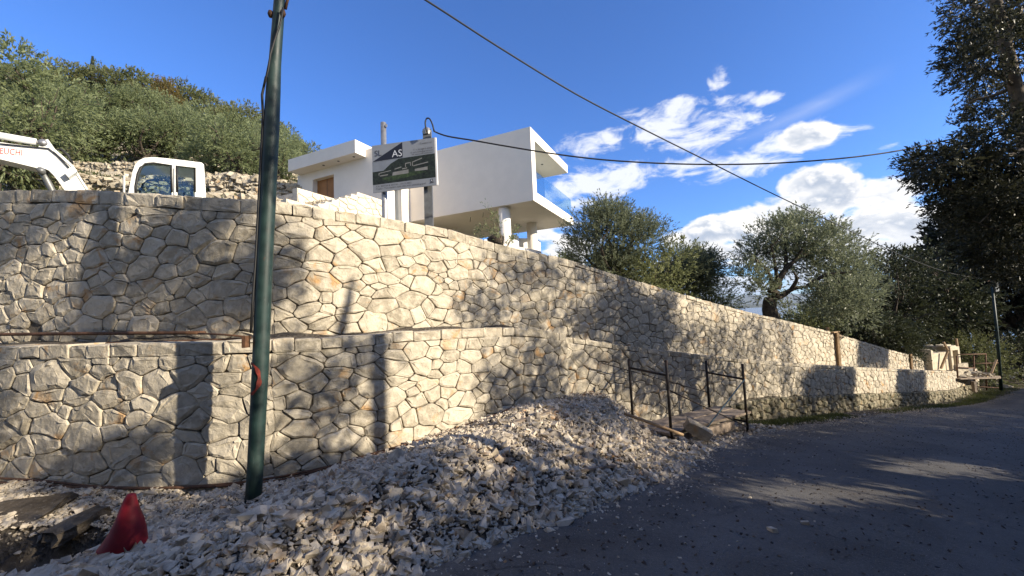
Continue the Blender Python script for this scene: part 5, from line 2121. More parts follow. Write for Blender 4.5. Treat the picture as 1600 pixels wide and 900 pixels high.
def P_oliveA(): return grow(1, 4.0, 2.1, .20, 1100, 14, .16, .055, .55, .25, .60, .42, 9, .10, .35)
def P_oliveB(): return grow(2, 4.2, 2.3, .22, 1100, 14, .16, .055, .55, .27, .60, .42, 10, .10, .35)
def P_oliveC(): return grow(3, 3.6, 2.2, .20, 1050, 14, .16, .055, .55, .25, .60, .42, 8, .12, .3)
def P_bushA(): return grow(4, 5.0, 2.6, .22, 800, 13, .22, .085, .5, .2, .58, .46, 12, .05, .2)
def P_bushB(): return grow(5, 4.6, 2.9, .22, 800, 13, .22, .085, .5, .2, .56, .46, 12, .05, .2)
def P_tallwild(): return grow(6, 7.0, 2.6, .20, 1200, 13, .20, .06, .7, .25, .58, .44, 14, .2, .2)
def P_oliveMid(): return grow(8, 4.9, 2.25, .18, 3800, 15, .12, .034, .62, .30, .60, .42, 13, .06, .75)
def P_oliveLow(): return grow(9, 3.4, 2.0, .14, 2700, 15, .12, .035, .6, .22, .56, .46, 11, .10, .45)
def P_dark(): return grow(10, 7.6, 3.0, .24, 2200, 14, .17, .065, .55, .18, .54, .47, 18, .12, .3)
def P_darkTall(): return grow(11, 11.0, 3.6, .30, 2400, 14, .24, .10, .7, .2, .56, .46, 22, .15, .25)
def P_pale(): return grow(12, 4.4, 3.2, .20, 2200, 13, .16, .055, .5, .15, .52, .46, 16, .05, .3)
def P_shrub(): return grow(13, 2.3, 1.5, .07, 800, 13, .12, .04, .4, .12, .52, .5, 9, .05, .3)


def P_cypress():
    r = np.random.default_rng(15)
    wood = MB().tube([(0, 0, -.3), (0, 0, 10), (0, 0, 18.5)], [.25, .16, .03], 7)
    n = 900
    z = r.uniform(1.2, 19.6, n)
    rad = .95 * np.clip((20 - z) / 8, 0, 1) ** .7 * np.clip(z / 3, .5, 1)
    a = r.uniform(0, 6.283, n)
    q = rad * r.random(n) ** .35
    B = np.column_stack([np.cos(a) * q, np.sin(a) * q, z])
    D = np.column_stack([np.cos(a) * .25, np.sin(a) * .25, np.ones(n)])
    V, F, T = twig_leaves(B, D, np.full(n, .9), 10, .42, .13, r, .2, 0)
    return wood, V, F, T


def hill_tree(px, Y, proto, scale, label, group, leaf, py_ref=230, sx=1.0, bark='bark', cat='olive tree', name='olive_tree', dz=0.0):
    d = ray(px, py_ref)
    x = d[0] / d[1] * Y
    z = hill(x, Y) + dz
    return plant_tree(name, proto, (x, Y, z), scale, random.uniform(0, 6.28), label, cat, group, leaf, bark, sx)


G1 = 'olive trees on the terraces above the excavator'
for (px, Y, pr, sc, lab) in (
        (108, 27.0, P_oliveA, 1.25, 'olive tree rising straight behind the elbow of the excavator boom'),
        (163, 29.0, P_oliveB, 1.20, 'olive with a stout pale trunk between the boom and the cab'),
        (228, 29.0, P_oliveC, 1.20, 'leafy olive above the front corner of the excavator cab'),
        (272, 30.0, P_oliveA, 1.15, 'dense olive directly above the rear half of the cab roof'),
        (334, 22.0, P_oliveB, .82, 'small olive with a leaning trunk just past the rear of the cab'),
        (373, 20.5, P_oliveC, .95, 'round olive with a dark forked trunk beside the green pole'),
        (432, 24.0, P_oliveA, .85, 'olive partly hidden behind the green pole, next to the villa roof edge')):
    hill_tree(px, Y, pr, sc * .86, lab, G1, 'olive_leaf', 265)
G2 = 'olives and bushes halfway up the hill'
mids = [(15, 30, P_bushA, .95), (66, 36, P_oliveB, 1.4), (120, 39, P_oliveA, 1.5), (178, 41, P_oliveC, 1.5), (222, 42, P_oliveB, 1.4), (272, 42, P_bushA, 1.1), (318, 38, P_oliveA, 1.2), (362, 38, P_bushB, 1.0), (405, 38, P_bushA, .95), (462, 38, P_bushB, .75)]
ords = ['first', 'second', 'third', 'fourth', 'fifth', 'sixth', 'seventh', 'eighth', 'ninth', 'tenth', 'eleventh', 'twelfth', 'thirteenth', 'fourteenth', 'fifteenth']
for i, (px, Y, pr, sc) in enumerate(mids):
    hill_tree(px, Y, pr, sc * .80, 'bushy grey green tree in the middle row of the hillside, %s from the left edge' % ords[i], G2, 'olive_leaf', 210)
G3 = 'dark trees along the crest of the hill'
tops = [(15, 48, P_bushA, 1.3), (52, 50, P_bushB, 1.3), (92, 54, P_bushA, 1.4), (128, 56, P_bushB, 1.3), (165, 57, P_bushA, 1.3), (205, 56, P_bushB, 1.3), (238, 56, P_bushA, 1.3), (275, 54, P_bushB, 1.3), (312, 56, P_bushA, 1.2), (345, 55, P_bushB, 1.15), (382, 54, P_bushA, 1.05), (415, 54, P_bushB, 1.0), (448, 52, P_bushA, .95), (478, 52, P_bushB, .9), (506, 52, P_bushA, .75)]
for i, (px, Y, pr, sc) in enumerate(tops):
    hill_tree(px, Y, pr, sc * .95, 'bushy tree on the skyline of the hill, %s from the left edge' % ords[i], G3, 'bush_leaf', 160, cat='tree', name='crest_tree')
hill_tree(261, 50, P_bushB, .85, 'yellowing tree standing out on the hill crest left of the pole', G3, 'golden_leaf', 140, .62, cat='tree', name='crest_tree', dz=2.2)
hill_tree(144, 62, P_cypress, .30, 'lone thin cypress tip on the hill skyline', None, 'cypress_leaf', 110, 1.0, cat='cypress', name='cypress_tree', dz=1.6)
hill_tree(-10, 17, P_tallwild, 1.12, 'tall feathery tree at the upper left corner reaching out over the slope', None, 'olive_leaf', 200, .85, cat='tree', name='wild_olive_tree')
hill_tree(20, 19, P_bushB, .75, 'yellowish bush under the feathery corner tree above the boom', None, 'bush_leaf', 240, cat='bush', name='hillside_bush')

# trees behind the walls, towards the sea
hill_tree(958, 15.5, P_oliveMid, .80, 'upright silvery olive behind the upper wall beside the villa terrace', 'olives behind the upper wall', 'grey_olive_leaf', 400)
hill_tree(905, 18.5, P_shrub, 1.0, 'low shrub between the villa column and the upright silvery olive', 'olives behind the upper wall', 'olive_leaf', 400, cat='bush', name='shrub')
hill_tree(1020, 15.5, P_shrub, 1.15, 'drooping brownish shrub at the foot of the upright silvery olive', 'olives behind the upper wall', 'bush_leaf', 430, cat='bush', name='shrub')
hill_tree(1072, 17.5, P_oliveLow, .86, 'low dense olive crouching behind the wall right of the silvery olive', 'olives behind the upper wall', 'grey_olive_leaf', 430)
hill_tree(1114, 17.0, P_shrub, .75, 'small dark shrub at the end of the olives where the sea shows', 'olives behind the upper wall', 'olive_leaf', 450, .8, cat='bush', name='shrub')
hill_tree(868, 20, P_shrub, .95, 'dark shrub showing under the villa between column and olive', 'olives behind the upper wall', 'dark_leaf', 400, cat='bush', name='shrub')

# the leaning olive in front of the sea
Yo = 15.5
lb = at(1205, 512, Yo)
rT = np.random.default_rng(44)
lean_t = empty('olive_tree', lb, 'old leaning olive with a dark bent trunk and wide crown in front of the sea', 'olive tree', 'olives behind the upper wall')
zg_ = hill(lb[0], Yo)
wood = MB()
T0 = [np.array([lb[0] + .1, Yo, zg_ - .2]), at(1206, 500, Yo), at(1202, 478, Yo), at(1208, 458, Yo), at(1214, 442, Yo)]
wood.tube(spline3(T0, 4), list(np.linspace(.30, .19, len(spline3(T0, 4)))), 10)
ends = [((1210, 452), [(1200, 425), (1180, 405)]), ((1214, 442), [(1212, 420), (1205, 385)]), ((1214, 442), [(1228, 420), (1246, 402), (1258, 380)]), ((1209, 466), [(1222, 462), (1238, 452), (1262, 447), (1295, 440)]),
        ((1236, 453), [(1245, 436), (1240, 425)]), ((1246, 402), [(1275, 395), (1310, 385)]), ((1262, 447), [(1290, 430), (1330, 425)]), ((1295, 440), [(1322, 452), (1345, 470)]), ((1228, 420), [(1228, 395), (1230, 365)])]
anchors = []
for st, mids_ in ends:
    zoff = rT.uniform(-.9, .9)
    pts = [at(*st, Yo)] + [at(a, b, Yo + zoff * (k + 1) / len(mids_)) for k, (a, b) in enumerate(mids_)]
    sp_ = spline3(pts, 4)
    wood.tube(sp_, list(np.linspace(.13 if len(mids_) > 2 else .09, .03, len(sp_))), 7, False)
    anchors += sp_[2:]
anchors = np.array(anchors)
lobes_px = [(1180, 400, 26), (1172, 432, 20), (1205, 375, 30), (1235, 362, 28), (1225, 405, 34), (1262, 375, 30), (1290, 385, 32), (1260, 405, 34), (1318, 400, 34), (1300, 425, 36), (1335, 425, 30), (1345, 455, 28), (1320, 465, 34), (1290, 470, 26), (1250, 350, 16), (1300, 365, 16), (1190, 455, 14), (1330, 490, 26), (1225, 340 + 15, 14)]
Bs, Ds = [], []
for (px, py, rp) in lobes_px:
    c0 = at(px, py, Yo + rT.uniform(-1.1, 1.1))
    rw = rp / FPX * Yo
    n = int(16 + rp * 6.5)
    dd = rT.normal(size=(n, 3))
    dd /= np.linalg.norm(dd, axis=1)[:, None]
    Bs.append(c0 + dd * rw * (rT.random((n, 1)) ** .45) * np.array([1, 1.2, .85]))
    Ds.append(dd * .7 + np.array([0, 0, .55]) + rT.normal(0, .25, (n, 3)))
    wood.tube(limb(anchors[np.argmin(np.linalg.norm(anchors - c0, axis=1))], c0, rT, .08, 4), [.035, .028, .02, .012], 5, False)
B, D_ = np.vstack(Bs), np.vstack(Ds)
D_ /= np.linalg.norm(D_, axis=1)[:, None]
V, F, T = twig_leaves(B, D_, .5 * rT.uniform(.6, 1.3, len(B)), 15, .11, .034, rT, .5, .06)
wood.build('trunk', 'bark', lean_t, True)
obj_from('crown', V, F, 'grey_olive_leaf', lean_t, False, None, T)

hill_tree(1250, 19.5, P_shrub, 1.0, 'light green shrub behind the wall under the leaning olive', 'shrubs behind the far wall', 'pale_green_leaf', 480, cat='bush', name='shrub')
hill_tree(1216, 24, P_shrub, .85, 'small grey shrub right behind the trunk of the leaning olive', 'shrubs behind the far wall', 'pale_green_leaf', 480, cat='bush', name='shrub')
hill_tree(1290, 21, P_shrub, 1.15, 'green shrub behind the timber post, next along from the light green one', 'shrubs behind the far wall', 'olive_leaf', 500, cat='bush', name='shrub')
hill_tree(1340, 20.5, P_shrub, 1.3, 'dark shrub above the shadowed part of the far wall', 'shrubs behind the far wall', 'dark_leaf', 500, cat='bush', name='shrub')
hill_tree(1312, 36, P_darkTall, .92, 'dark conifer poking up behind the crown of the leaning olive', None, 'cypress_leaf', 400, .5, cat='tree', name='dark_tree')
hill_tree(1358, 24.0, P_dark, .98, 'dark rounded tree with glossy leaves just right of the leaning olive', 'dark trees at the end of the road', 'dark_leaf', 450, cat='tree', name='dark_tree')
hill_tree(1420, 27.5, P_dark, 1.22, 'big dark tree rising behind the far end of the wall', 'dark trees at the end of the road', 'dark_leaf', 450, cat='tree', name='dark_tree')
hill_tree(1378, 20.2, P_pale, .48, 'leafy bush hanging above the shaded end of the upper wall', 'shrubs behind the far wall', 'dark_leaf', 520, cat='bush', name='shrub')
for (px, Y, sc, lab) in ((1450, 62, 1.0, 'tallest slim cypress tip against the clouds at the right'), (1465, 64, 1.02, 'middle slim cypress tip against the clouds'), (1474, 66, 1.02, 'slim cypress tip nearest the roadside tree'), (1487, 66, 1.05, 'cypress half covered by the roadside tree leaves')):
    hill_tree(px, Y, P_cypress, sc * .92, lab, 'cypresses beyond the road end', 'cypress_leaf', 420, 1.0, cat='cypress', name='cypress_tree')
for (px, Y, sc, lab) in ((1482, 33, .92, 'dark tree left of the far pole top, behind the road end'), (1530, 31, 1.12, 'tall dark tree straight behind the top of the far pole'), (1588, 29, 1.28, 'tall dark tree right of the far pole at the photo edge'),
                         (1650, 28, 1.35, 'dark tree at the road bend, mostly outside the photo')):
    x_ = ray(px, 450)[0] / ray(px, 450)[1] * Y
    plant_tree('dark_tree', P_darkTall, (x_, Y, -4.2), sc, random.uniform(0, 6), lab, 'tree', 'dark trees at the end of the road', 'shaded_leaf', 'bark')
x_ = ray(1492, 540)[0] / ray(1492, 540)[1] * 25.5
plant_tree('pale_bush', P_pale, (x_, 25.5, -4.0), .80, .6, 'broad pale green bush behind the niche pier', 'bush', None, 'pale_green_leaf', 'bark')
x_ = ray(1590, 560)[0] / ray(1590, 560)[1] * 26
plant_tree('hedge_bush', P_shrub, (x_, 26, -4.0), 1.3, .2, 'dark bush filling the road bend beyond the far pole', 'bush', None, 'dark_leaf', 'bark')

# sapling and cut log on top of the upper wall under the villa
sp0 = at(790, 392, 8.0)
sap = empty('olive_sapling', sp0 - (0, 0, .15), 'thin olive sapling with sparse pale leaves on the wall under the villa', 'olive sapling')
wood = MB()
stems = [[(788, 392), (784, 372), (772, 350), (762, 322)], [(786, 385), (776, 365), (757, 352), (745, 360)], [(790, 388), (800, 370), (806, 356)], [(784, 376), (780, 352), (775, 335)], [(790, 392), (780, 372), (765, 362)], [(792, 390), (797, 378), (803, 372)], [(782, 380), (770, 376), (752, 368)]]
Bs, Ds = [], []
for st in stems:
    sp_ = spline3([at(a, b, 8.0 + rT.uniform(-.15, .15)) for a, b in st], 5)
    wood.tube(sp_, list(np.linspace(.010, .003, len(sp_))), 5, False)
    for k in range(3, len(sp_)):
        for _ in range(5):
            Bs.append(sp_[k] + rT.normal(0, .025, 3))
            d = sp_[k] - sp_[k - 1]
            Ds.append(d / np.linalg.norm(d) + rT.normal(0, .55, 3))
V, F, T = twig_leaves(np.array(Bs), np.array(Ds), np.full(len(Bs), .07), 2, .062, .017, rT, .5, 0)
wood.build('stem', 'pale_bark', sap, True)
obj_from('leaves', V, F, 'olive_leaf', sap, False, None, np.clip(T + .25, 0, 1))
q = at(776, 376, 8.1)
o = MB().tube([q + (-.14, .05, -.02), q + (-.03, 0, .02), q + (.10, -.06, -.02)], [.10, .125, .11], 12).build('cut_log', 'bark', None, True)
tag(o, 'dark cut log lying on the wall top beside the sapling', 'log')

# ------------------------------------------------------------------ roadside tree reaching in at the upper right
rr8 = np.random.default_rng(88)
base = np.array([10.3, 7.0, float(ground(10.3, 7.0)) + .3])
road_tree = empty('roadside_tree', base, 'big dark roadside tree with glossy narrow leaves hanging in from the upper right', 'tree')
Yt = 6.3
wood = MB()
trunk = [base - (0, 0, .4), base + (-.5, -.2, 1.8), at(1622, 330, 6.6), at(1604, 230, 6.45), at(1586, 135, 6.3), at(1560, 20, 6.15), at(1535, -90, 6.0), at(1515, -200, 5.9)]
sp_ = spline3(trunk, 5)
wood.tube(sp_, list(np.interp(np.linspace(0, 1, len(sp_)), [0, .3, .6, 1], [.2, .13, .082, .05])), 12)
limbs8 = [[(1604, 230), (1560, 250), (1500, 255), (1440, 262)], [(1586, 135), (1550, 150), (1515, 160), (1500, 190)], [(1575, 80), (1540, 60), (1500, 40)], [(1560, 20), (1525, 10), (1490, -10)], [(1615, 300), (1560, 300), (1500, 300), (1450, 282)],
          [(1622, 330), (1570, 360), (1520, 345)], [(1590, 160), (1630, 120), (1680, 90)], [(1604, 230), (1660, 200), (1720, 190)], [(1570, 60), (1600, 10), (1650, -40)], [(1586, 135), (1545, 110), (1510, 105)], [(1600, 210), (1565, 205), (1535, 220)], [(1620, 330), (1585, 390), (1550, 410)]]
anchors = []
for st in limbs8:
    yo = rr8.uniform(-.5, 1.0)
    pts = [at(a, b, Yt + yo * k / (len(st) - 1)) for k, (a, b) in enumerate(st)]
    s2 = spline3(pts, 5)
    wood.tube(s2, list(np.linspace(.032, .007, len(s2))), 6, False)
    anchors += s2[3:]
anchors = np.array(anchors)
lobes8 = [(1508, 18, 24, 1), (1530, 50, 34, 1), (1512, 75, 20, 1), (1560, 85, 40, 1), (1505, 100, 17, .8), (1528, 125, 24, 1), (1580, 20, 40, 1), (1545, 0, 36, 1), (1565, 150, 38, 1), (1520, 160, 16, .6), (1538, 185, 22, .9), (1555, 215, 30, 1), (1525, 235, 24, 1),
          (1500, 250, 30, 1), (1462, 250, 22, 1), (1436, 252, 16, 1), (1448, 268, 18, 1), (1480, 272, 26, 1), (1520, 280, 36, 1), (1560, 265, 36, 1), (1590, 250, 34, 1), (1470, 292, 20, .9), (1500, 310, 28, 1), (1540, 320, 34, 1), (1580, 310, 38, 1), (1600, 350, 36, 1), (1485, 322, 18, .8), (1560, 360, 36, 1), (1525, 355, 26, .9), (1505, 345, 18, .7), (1590, 400, 40, 1), (1550, 400, 30, .8),
          (1575, 300, 30, 1.2), (1545, 340, 34, 1.2), (1510, 330, 26, 1.2), (1595, 280, 34, 1.2), (1570, 380, 36, 1.2), (1530, 390, 26, 1), (1600, 420, 40, 1.2), (1572, 50, 26, 1.3), (1598, 25, 30, 1.3), (1545, 55, 26, 1.2), (1550, 290, 34, 1.2), (1590, 330, 34, 1.2), (1640, 40, 70, 1), (1650, 150, 70, 1), (1650, 260, 70, 1), (1660, 360, 70, 1), (1640, -60, 70, 1), (1560, -60, 60, 1), (1720, 100, 90, .7), (1730, 280, 90, .7), (1760, 10, 90, .6)]
Bs, Ds = [], []
for (px, py, rp, dn) in lobes8:
    c0 = at(px, py, Yt + rr8.uniform(-.5, 1.3))
    rw = rp / FPX * Yt
    n = int(dn * (20 + rp * 3.6))
    dd = rr8.normal(size=(n, 3))
    dd /= np.linalg.norm(dd, axis=1)[:, None]
    Bs.append(c0 + dd * rw * (rr8.random((n, 1)) ** .5) * np.array([1, 1.6, .9]))
    Ds.append(dd * .8 + np.array([-.25, 0, -.05]) + rr8.normal(0, .3, (n, 3)))
    j = np.argmin(np.linalg.norm(anchors - c0, axis=1))
    wood.tube(limb(anchors[j], c0, rr8, .08, 4), [.010, .008, .006, .004], 5, False)
B, D_ = np.vstack(Bs), np.vstack(Ds)
D_ /= np.linalg.norm(D_, axis=1)[:, None]
V, F, T = twig_leaves(B, D_, .20 * rr8.uniform(.6, 1.4, len(B)), 13, .072, .021, rr8, .55, .10)
wood.build('trunk', 'pale_bark', road_tree, True)
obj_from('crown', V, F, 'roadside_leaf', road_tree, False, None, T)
# ------------------------------------------------------------------ the rest of the roadside wood, to the sun side of the road
# its canopy stands where it shades the walls and the road; the gaps follow the sunny patches
LIT = [  # (x0, y0, x1, y1, chance of an open gap) in the photograph, on the walls and ground
    (0, 405, 55, 440, .95), (15, 455, 70, 500, .95), (72, 320, 104, 475, .75), (120, 330, 145, 470, .3), (160, 300, 430, 470, .15), (200, 330, 330, 380, .3), (205, 333, 240, 354, .95), (164, 348, 192, 374, .92), (128, 350, 150, 405, .92), (300, 395, 330, 420, .9), (365, 345, 385, 380, .9),
    (455, 385, 500, 520, .7), (490, 345, 700, 520, 1.0), (560, 335, 760, 400, 1.0), (690, 390, 730, 450, .9), (440, 430, 500, 520, .6), (735, 380, 770, 430, .4), (780, 400, 812, 500, .4), (820, 410, 860, 510, .4), (860, 430, 960, 500, .3), (880, 480, 960, 530, .45),
    (960, 440, 1080, 540, .22), (1010, 510, 1062, 548, .5), (1060, 465, 1165, 500, .9), (1090, 490, 1140, 560, .6), (1150, 490, 1240, 565, .42), (1240, 505, 1338, 573, .97), (1340, 530, 1388, 573, 0.0), (1389, 545, 1450, 578, 1.0),
    (0, 540, 266, 640, .97), (0, 640, 150, 690, .92), (150, 640, 266, 700, .7), (0, 700, 266, 760, .42), (266, 540, 325, 760, .95), (325, 540, 392, 740, .95), (410, 525, 560, 600, .45), (410, 600, 500, 660, .35), (440, 650, 575, 740, .62), (500, 600, 572, 660, .6), (560, 522, 600, 600, .75),
    (600, 520, 735, 690, .95), (600, 530, 650, 580, .7), (735, 515, 775, 640, .6), (770, 560, 830, 640, .35), (770, 515, 880, 560, .3), (840, 520, 880, 620, .3), (880, 530, 960, 610, .25), (960, 540, 1160, 620, .30), (1160, 565, 1250, 650, .42), (1252, 572, 1340, 640, .1), (1338, 576, 1400, 632, .95), (1400, 579, 1447, 632, 0.0), (1447, 575, 1530, 620, 1.0),
    (540, 690, 800, 760, .35), (760, 650, 1000, 700, .30), (980, 640, 1150, 700, .55), (960, 700, 1200, 790, .28), (740, 790, 900, 830, .3), (430, 770, 760, 900, .05), (0, 760, 430, 900, 0.0),
    (1150, 762, 1395, 782, .9), (1370, 726, 1520, 744, .9), (1290, 824, 1440, 836, .6), (1400, 645, 1600, 658, .6), (1330, 656, 1480, 668, .4)]


def lit_chance(px, py, default):
    v = default
    for x0, y0, x1, y1, c in LIT:
        if x0 <= px <= x1 and y0 <= py <= y1:
            v = c
    return v


rw_ = np.random.default_rng(9)
targets = []


def wall_targets(path, top, bot, s0, s1, n):
    for _ in range(n):
        s = rw_.uniform(s0, s1)
        z = rw_.uniform(float(bot(s)), float(top(s)) - .02)
        x, y = path.at(s)
        targets.append((float(x), float(y), z, .06))


def cross(n_unit):
    return 1.0


wall_targets(UPPER, TOP_U, bot_u, 6.0, S_UEND, 1500)
wall_targets(LOWER_A, TOP_A, bot_a, 6.0, LOWER_A.L, 850)
wall_targets(LOWER_B, TOP_B, lambda s: ground(*LOWER_B.at(s)), 0, LOWER_B.L, 1000)
for _q in range(10000):
    s, n = (rw_.uniform(-5, 36), rw_.uniform(-5.2, .8)) if _q < 6500 else (rw_.uniform(1, 14), rw_.uniform(-3.4, .6))
    x, y = s * WDIR[0] + n * WN[0], s * WDIR[1] + n * WN[1]
    if y > .4:
        z = float(np.ravel(rubble_top(x, y))[0]) if foot_dist(x, y)[0] > 0 and y < 7.5 else float(ground(x, y))
        targets.append((x, y, z, .05))
for (x0, y0, x1, y1, n_) in ((1256, 576, 1336, 612, 260), (1343, 530, 1386, 572, 260), (1403, 582, 1444, 630, 260), (150, 310, 425, 465, 160)):  # extra unseen leaf clumps added to cast solid shade on these wall areas
    for _ in range(n_):
        px, py = rw_.uniform(x0, x1), rw_.uniform(y0, y1)
        d = ray(px, py)
        pth, of = (UPPER, .0) if y1 < 575 else (LOWER_B, 0)
        h = pth.hit(d[0], d[1])
        if h:
            targets.append((d[0] * h[1], d[1] * h[1], EYE + d[2] * h[1], 0.0))
targets = np.array(targets)
tu, tv, tf = project(targets[:, :3])
TE = math.tan(SUN_EL)
sh = np.array([math.cos(SUN_AZ), math.sin(SUN_AZ)])
cosn = sh @ WN
Cs = []
for k in range(len(targets)):
    x, y, z, dflt = targets[k]
    vis = tf[k] > .3 and -100 < tu[k] < 1650
    if vis and rw_.random() < lit_chance(tu[k], tv[k], dflt):
        continue
    n0 = x * WN[0] + y * WN[1]
    for _try in range(6):
        nt_ = rw_.uniform(1.4, 5.0)
        t_ = (nt_ - n0) / cosn
        c0 = np.array([x + sh[0] * t_, y + sh[1] * t_, z + TE * t_])
        a, b, f = project(c0[None])
        if f[0] > 0 and a[0] < 1680:
            continue
        g0 = float(ground(c0[0], c0[1]))
        if c0[2] < g0 + .25:
            continue
        Cs.append(c0)
        break
Cs = np.array(Cs)
# keep the crowns out of the sun lines to the brightest patches
bright = (tf > .3) & (tu > 0) & (tu < 1600)
bt = np.array([targets[k, :3] for k in range(len(targets)) if bright[k] and lit_chance(tu[k], tv[k], 0) >= .9])
keep = np.ones(len(Cs), bool)
for k in range(len(Cs)):
    d = Cs[k] - bt
    along = d @ SUN
    perp = np.linalg.norm(d - along[:, None] * SUN, axis=1)
    hit_n = np.sum((perp < .27) & (along > 0))
    keep[k] = hit_n == 0
Cs = Cs[keep]
NB = 1500
gx_, gy_ = rw_.uniform(-16, 14, NB), rw_.uniform(-13, -3.0, NB)
gz_ = rw_.uniform(.8, 9.5, NB)
okg = (gy_ < -2.6 - .30 * np.maximum(gx_, 0) - .06 * gz_)
sky_block_grove = np.column_stack([gx_, gy_, gz_])[okg]  # unseen trees added behind the camera to keep sky light off the walls
nl = 34
n = len(Cs)
dd = rw_.normal(size=(n, nl, 3))
dd /= np.linalg.norm(dd, axis=2)[:, :, None]
Pl = Cs[:, None, :] + dd * .30 * (rw_.random((n, nl, 1)) ** .5)
Dl = dd + np.array([0, 0, -.2]) + rw_.normal(0, .4, dd.shape)
m = n * nl
V, F = leaf_arrays(Pl.reshape(-1, 3), Dl.reshape(-1, 3), rw_.uniform(.09, .15, m), rw_.uniform(.035, .055, m), rw_)
def in_sun_line(P, rad):
    for q in np.atleast_2d(P):
        d = q - bt
        along = d @ SUN
        perp = np.linalg.norm(d - along[:, None] * SUN, axis=1)
        if np.any((perp < rad) & (along > 0)):
            return True
    return False


wood = MB()
for s in np.arange(-7, 34, 1.4):
    nn_ = rw_.uniform(2.4, 4.2)
    b0 = np.array([s * WDIR[0] + nn_ * WN[0], s * WDIR[1] + nn_ * WN[1], 0])
    b0[2] = float(ground_z(np.array([b0[0]]), np.array([b0[1]]))[0]) - .1
    near = Cs[np.hypot(Cs[:, 0] - b0[0], Cs[:, 1] - b0[1]) < 1.8]
    if len(near) < 4:
        continue
    topz = np.percentile(near[:, 2], 85)
    lean_ = rw_.normal(0, .3, 2)
    tp = np.array([b0[0] + lean_[0], b0[1] + lean_[1], max(topz, b0[2] + 2)])
    lb_ = limb(b0, tp, rw_, .03, 6)
    if in_sun_line(np.array(lb_), .22):
        continue
    wood.tube(lb_, list(np.linspace(.12, .04, 6)), 8)
    for q in near[rw_.integers(0, len(near), min(14, len(near)))]:
        f_ = rw_.uniform(.35, .9)
        lb_ = limb(b0 + (tp - b0) * f_, q, rw_, .08, 4)
        if not in_sun_line(np.array(lb_), .10):
            wood.tube(lb_, [.03, .022, .014, .006], 5, False)
# the trunk whose straight shadow falls across the low wall
h_ = LOWER_A.hit(*ray(588, 620)[:2])
bx, by = LOWER_A.at(h_[0])
b0 = np.array([float(bx), float(by)]) + sh * 8.9
wood.tube([(b0[0], b0[1], -.8), (b0[0] + .02, b0[1], 2), (b0[0] + .05, b0[1] + .02, 5.05), (b0[0] + .3, b0[1] + .1, 6.0)], [.115, .10, .09, .03], 9)
gk = np.ones(len(sky_block_grove), bool)
for k in range(len(sky_block_grove)):
    d = sky_block_grove[k] - bt
    along = d @ SUN
    perp = np.linalg.norm(d - along[:, None] * SUN, axis=1)
    gk[k] = not np.any((perp < 1.0) & (along > 0))
sky_block_grove = sky_block_grove[gk]
m2 = len(sky_block_grove) * 40
Pg = sky_block_grove[:, None, :] + rw_.normal(0, .42, (len(sky_block_grove), 40, 3))
V2, F2 = leaf_arrays(Pg.reshape(-1, 3), rw_.normal(0, 1, (m2, 3)), rw_.uniform(.22, .34, m2), rw_.uniform(.10, .16, m2), rw_)
F = np.vstack([F, F2 + len(V)])
V = np.vstack([V, V2])
m = m + m2
for q in range(12):  # trunks under the added sky-blocking trees
    b0 = np.array([-14 + q * 2.3, rw_.uniform(-10, -4.5), .2])
    b0[1] = min(b0[1], -3.5 - .30 * max(b0[0], 0))
    lb_ = limb(b0, b0 + (rw_.normal(0, .4), rw_.normal(0, .4), 8.0), rw_, .03, 9)
    if not in_sun_line(np.array(lb_), .5):
        wood.tube(lb_, list(np.linspace(.2, .05, 9)), 8)
Vw, Fw = np.array(wood.V), [tuple(i for i in f) for f in wood.F]
me_obj = obj_from('roadside_wood_and_blockers', V, F, 'roadside_leaf', None, False, (9, -1, 0), np.clip(rw_.normal(.4, .25, m), 0, 1))  # roadside canopy joined with the added sky-blocking trees
me_obj['kind'] = 'stuff'
tw_obj = obj_from('roadside_wood_and_blocker_stems', Vw, Fw, 'bark', None, True, (9, -1, 0))
tw_obj['kind'] = 'stuff'

# ------------------------------------------------------------------ ground cover
rg = np.random.default_rng(31)


def blades(name, pts, hgt, wid, mat, clump=1, kind=True):
    n = len(pts)
    D = np.column_stack([rg.normal(0, .4, n), rg.normal(0, .4, n), np.ones(n)])
    V, F = leaf_arrays(pts, D, hgt * rg.uniform(.5, 1.3, n), wid * rg.uniform(.7, 1.3, n), rg)
    o = obj_from(name, V, F, mat, None, False, None, np.clip(rg.normal(.4, .25, n), 0, 1))
    o['kind'] = 'stuff'
    return o


def strip_pts(n, s0, s1, nc, sd_):
    s = rg.uniform(s0, s1, n)
    nn_ = np.array([nc(q) for q in s]) + rg.normal(0, sd_, n)
    x, y = s * WDIR[0] + nn_ * WN[0], s * WDIR[1] + nn_ * WN[1]
    return np.column_stack([x, y, ground_z(x, y) - .0])


P = np.vstack([strip_pts(5200, 8.6, 14.5, lambda s: -5.05, .13), strip_pts(5000, 17, 33, lambda s: -4.95, .16), strip_pts(5200, 28, 38, lambda s: -5.0, .32)])
blades('verge_grass', P, .085, .013, 'grass_blade')
P = strip_pts(6000, 6, 34, lambda s: float(road_right(s)) + .35, .25)
blades('verge_undergrowth', P, .22, .03, 'roadside_leaf')

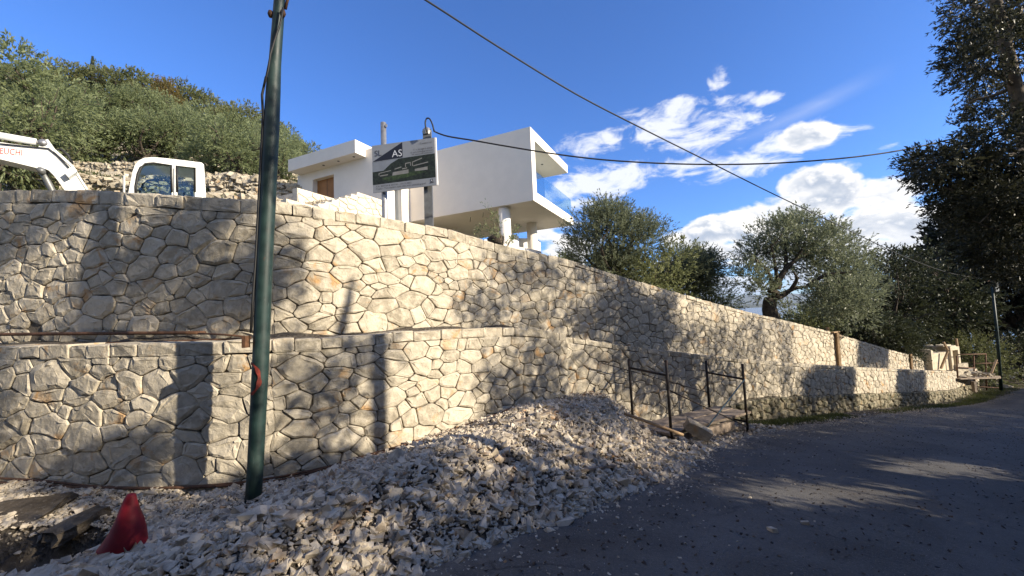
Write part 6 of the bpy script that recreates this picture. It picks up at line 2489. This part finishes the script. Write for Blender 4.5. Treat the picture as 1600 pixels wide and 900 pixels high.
# dead leaves, olives and grit on the asphalt
n = 5200
s = .3 + 26 * rg.random(n) ** 1.5
u = rg.random(n)
u = np.where(rg.random(n) < .7, 1 - u ** 1.8 * .9, u)
nn_ = np.array([road_left(q) + (road_right(q) - road_left(q)) * w_ for q, w_ in zip(s, u)])
x, y = s * WDIR[0] + nn_ * WN[0], s * WDIR[1] + nn_ * WN[1]
P = np.column_stack([x, y, road_z(x, y) + .003])
a = rg.uniform(0, 6.283, n)
D = np.column_stack([np.cos(a), np.sin(a), rg.normal(.05, .12, n)])
S = np.column_stack([-np.sin(a), np.cos(a), rg.normal(0, .25, n)])
l_, w2 = rg.uniform(.010, .045, n)[:, None], rg.uniform(.006, .017, n)[:, None]
V = np.stack([P, P + D * l_ * .45 + S * w2, P + D * l_ + np.array([0, 0, .006]), P + D * l_ * .45 - S * w2], 1).reshape(-1, 3)
o = obj_from('fallen_leaves', V, np.arange(n * 4).reshape(n, 4), 'litter_leaf', None, False, None, rg.random(n))
o['kind'] = 'stuff'

# loose stone, grass and terrace walls on the hillside
n = 5000
uu, YY = rg.uniform(-1.45, -.42, n), rg.uniform(9.5, 34, n)
P = np.array([(u_ * y_, y_, hill(u_ * y_, y_)) for u_, y_ in zip(uu, YY)])
sz = np.exp(rg.normal(math.log(.13), .5, n))
V, F, T = merge_shapes(P, np.clip(sz, .05, .45), rot_mats(n, rg, .4), rg.integers(0, 36, n), np.clip(rg.normal(.5, .28, n), 0, 1))
o = obj_from('hillside_rubble', V, F, 'hill_stone', None, False, None, T)
o['kind'] = 'stuff'
terr = [(-1.35, -.45, 15.5, .8, 'lowest dry stone terrace wall on the slope, passing behind the excavator cab'), (-1.30, -.50, 20.5, .9, 'middle dry stone terrace wall among the hillside olive trunks'), (-1.32, -.62, 26.0, .9, 'upper dry stone terrace wall half hidden by the olives')]
for (u0, u1, Yt_, hh, lab) in terr:
    g = empty('terrace_wall', (u0 * .5 * Yt_ + u1 * .5 * Yt_, Yt_, hill((u0 + u1) / 2 * Yt_, Yt_)), lab, 'terrace wall', 'hillside terrace walls')
    Ps, Ss = [], []
    for k in range(1500):
        u_ = rg.uniform(u0, u1)
        y_ = Yt_ + 1.2 * math.sin(u_ * 5 + Yt_) + rg.uniform(-.15, .15)
        h = rg.random() * hh * (.6 + .5 * float(vnoise(u_ * 9, Yt_)))
        Ps.append((u_ * y_, y_, hill(u_ * y_, y_) + h))
        Ss.append(rg.uniform(.10, .24))
    V, F, T = merge_shapes(np.array(Ps), np.array(Ss), rot_mats(1500, rg, .15), rg.integers(0, 36, 1500), np.clip(rg.normal(.5, .28, 1500), 0, 1))
    o = obj_from('terrace_stones', V, F, 'hill_stone', g, False, None, T)
    o['kind'] = 'stuff'
n = 26000
uu, YY = rg.uniform(-1.4, -.42, n), rg.uniform(9, 32, n)
ok = vnoise(uu * 14, YY * .5) > .42
P = np.array([(u_ * y_, y_, hill(u_ * y_, y_)) for u_, y_ in zip(uu[ok], YY[ok])])
blades('hillside_grass', P, .32, .06, 'grass_blade')

# ------------------------------------------------------------------ thin sea air: one closed box round everything
m = bpy.data.materials.new('air')
m.use_nodes = True
t = NT(m.node_tree)
pv = t.n('ShaderNodeVolumePrincipled', {'Color': (0.72, 0.84, 1.0), 'Density': 0.000014, 'Anisotropy': 0.2})
o = t.n('ShaderNodeOutputMaterial')
t.t.links.new(pv.outputs[0], o.inputs['Volume'])
MATS['air'] = m
hz = MB().box(-72000, 72000, -400, 76000, SEA - 2.5, 940).build('haze', 'air')
hz['kind'] = 'stuff'
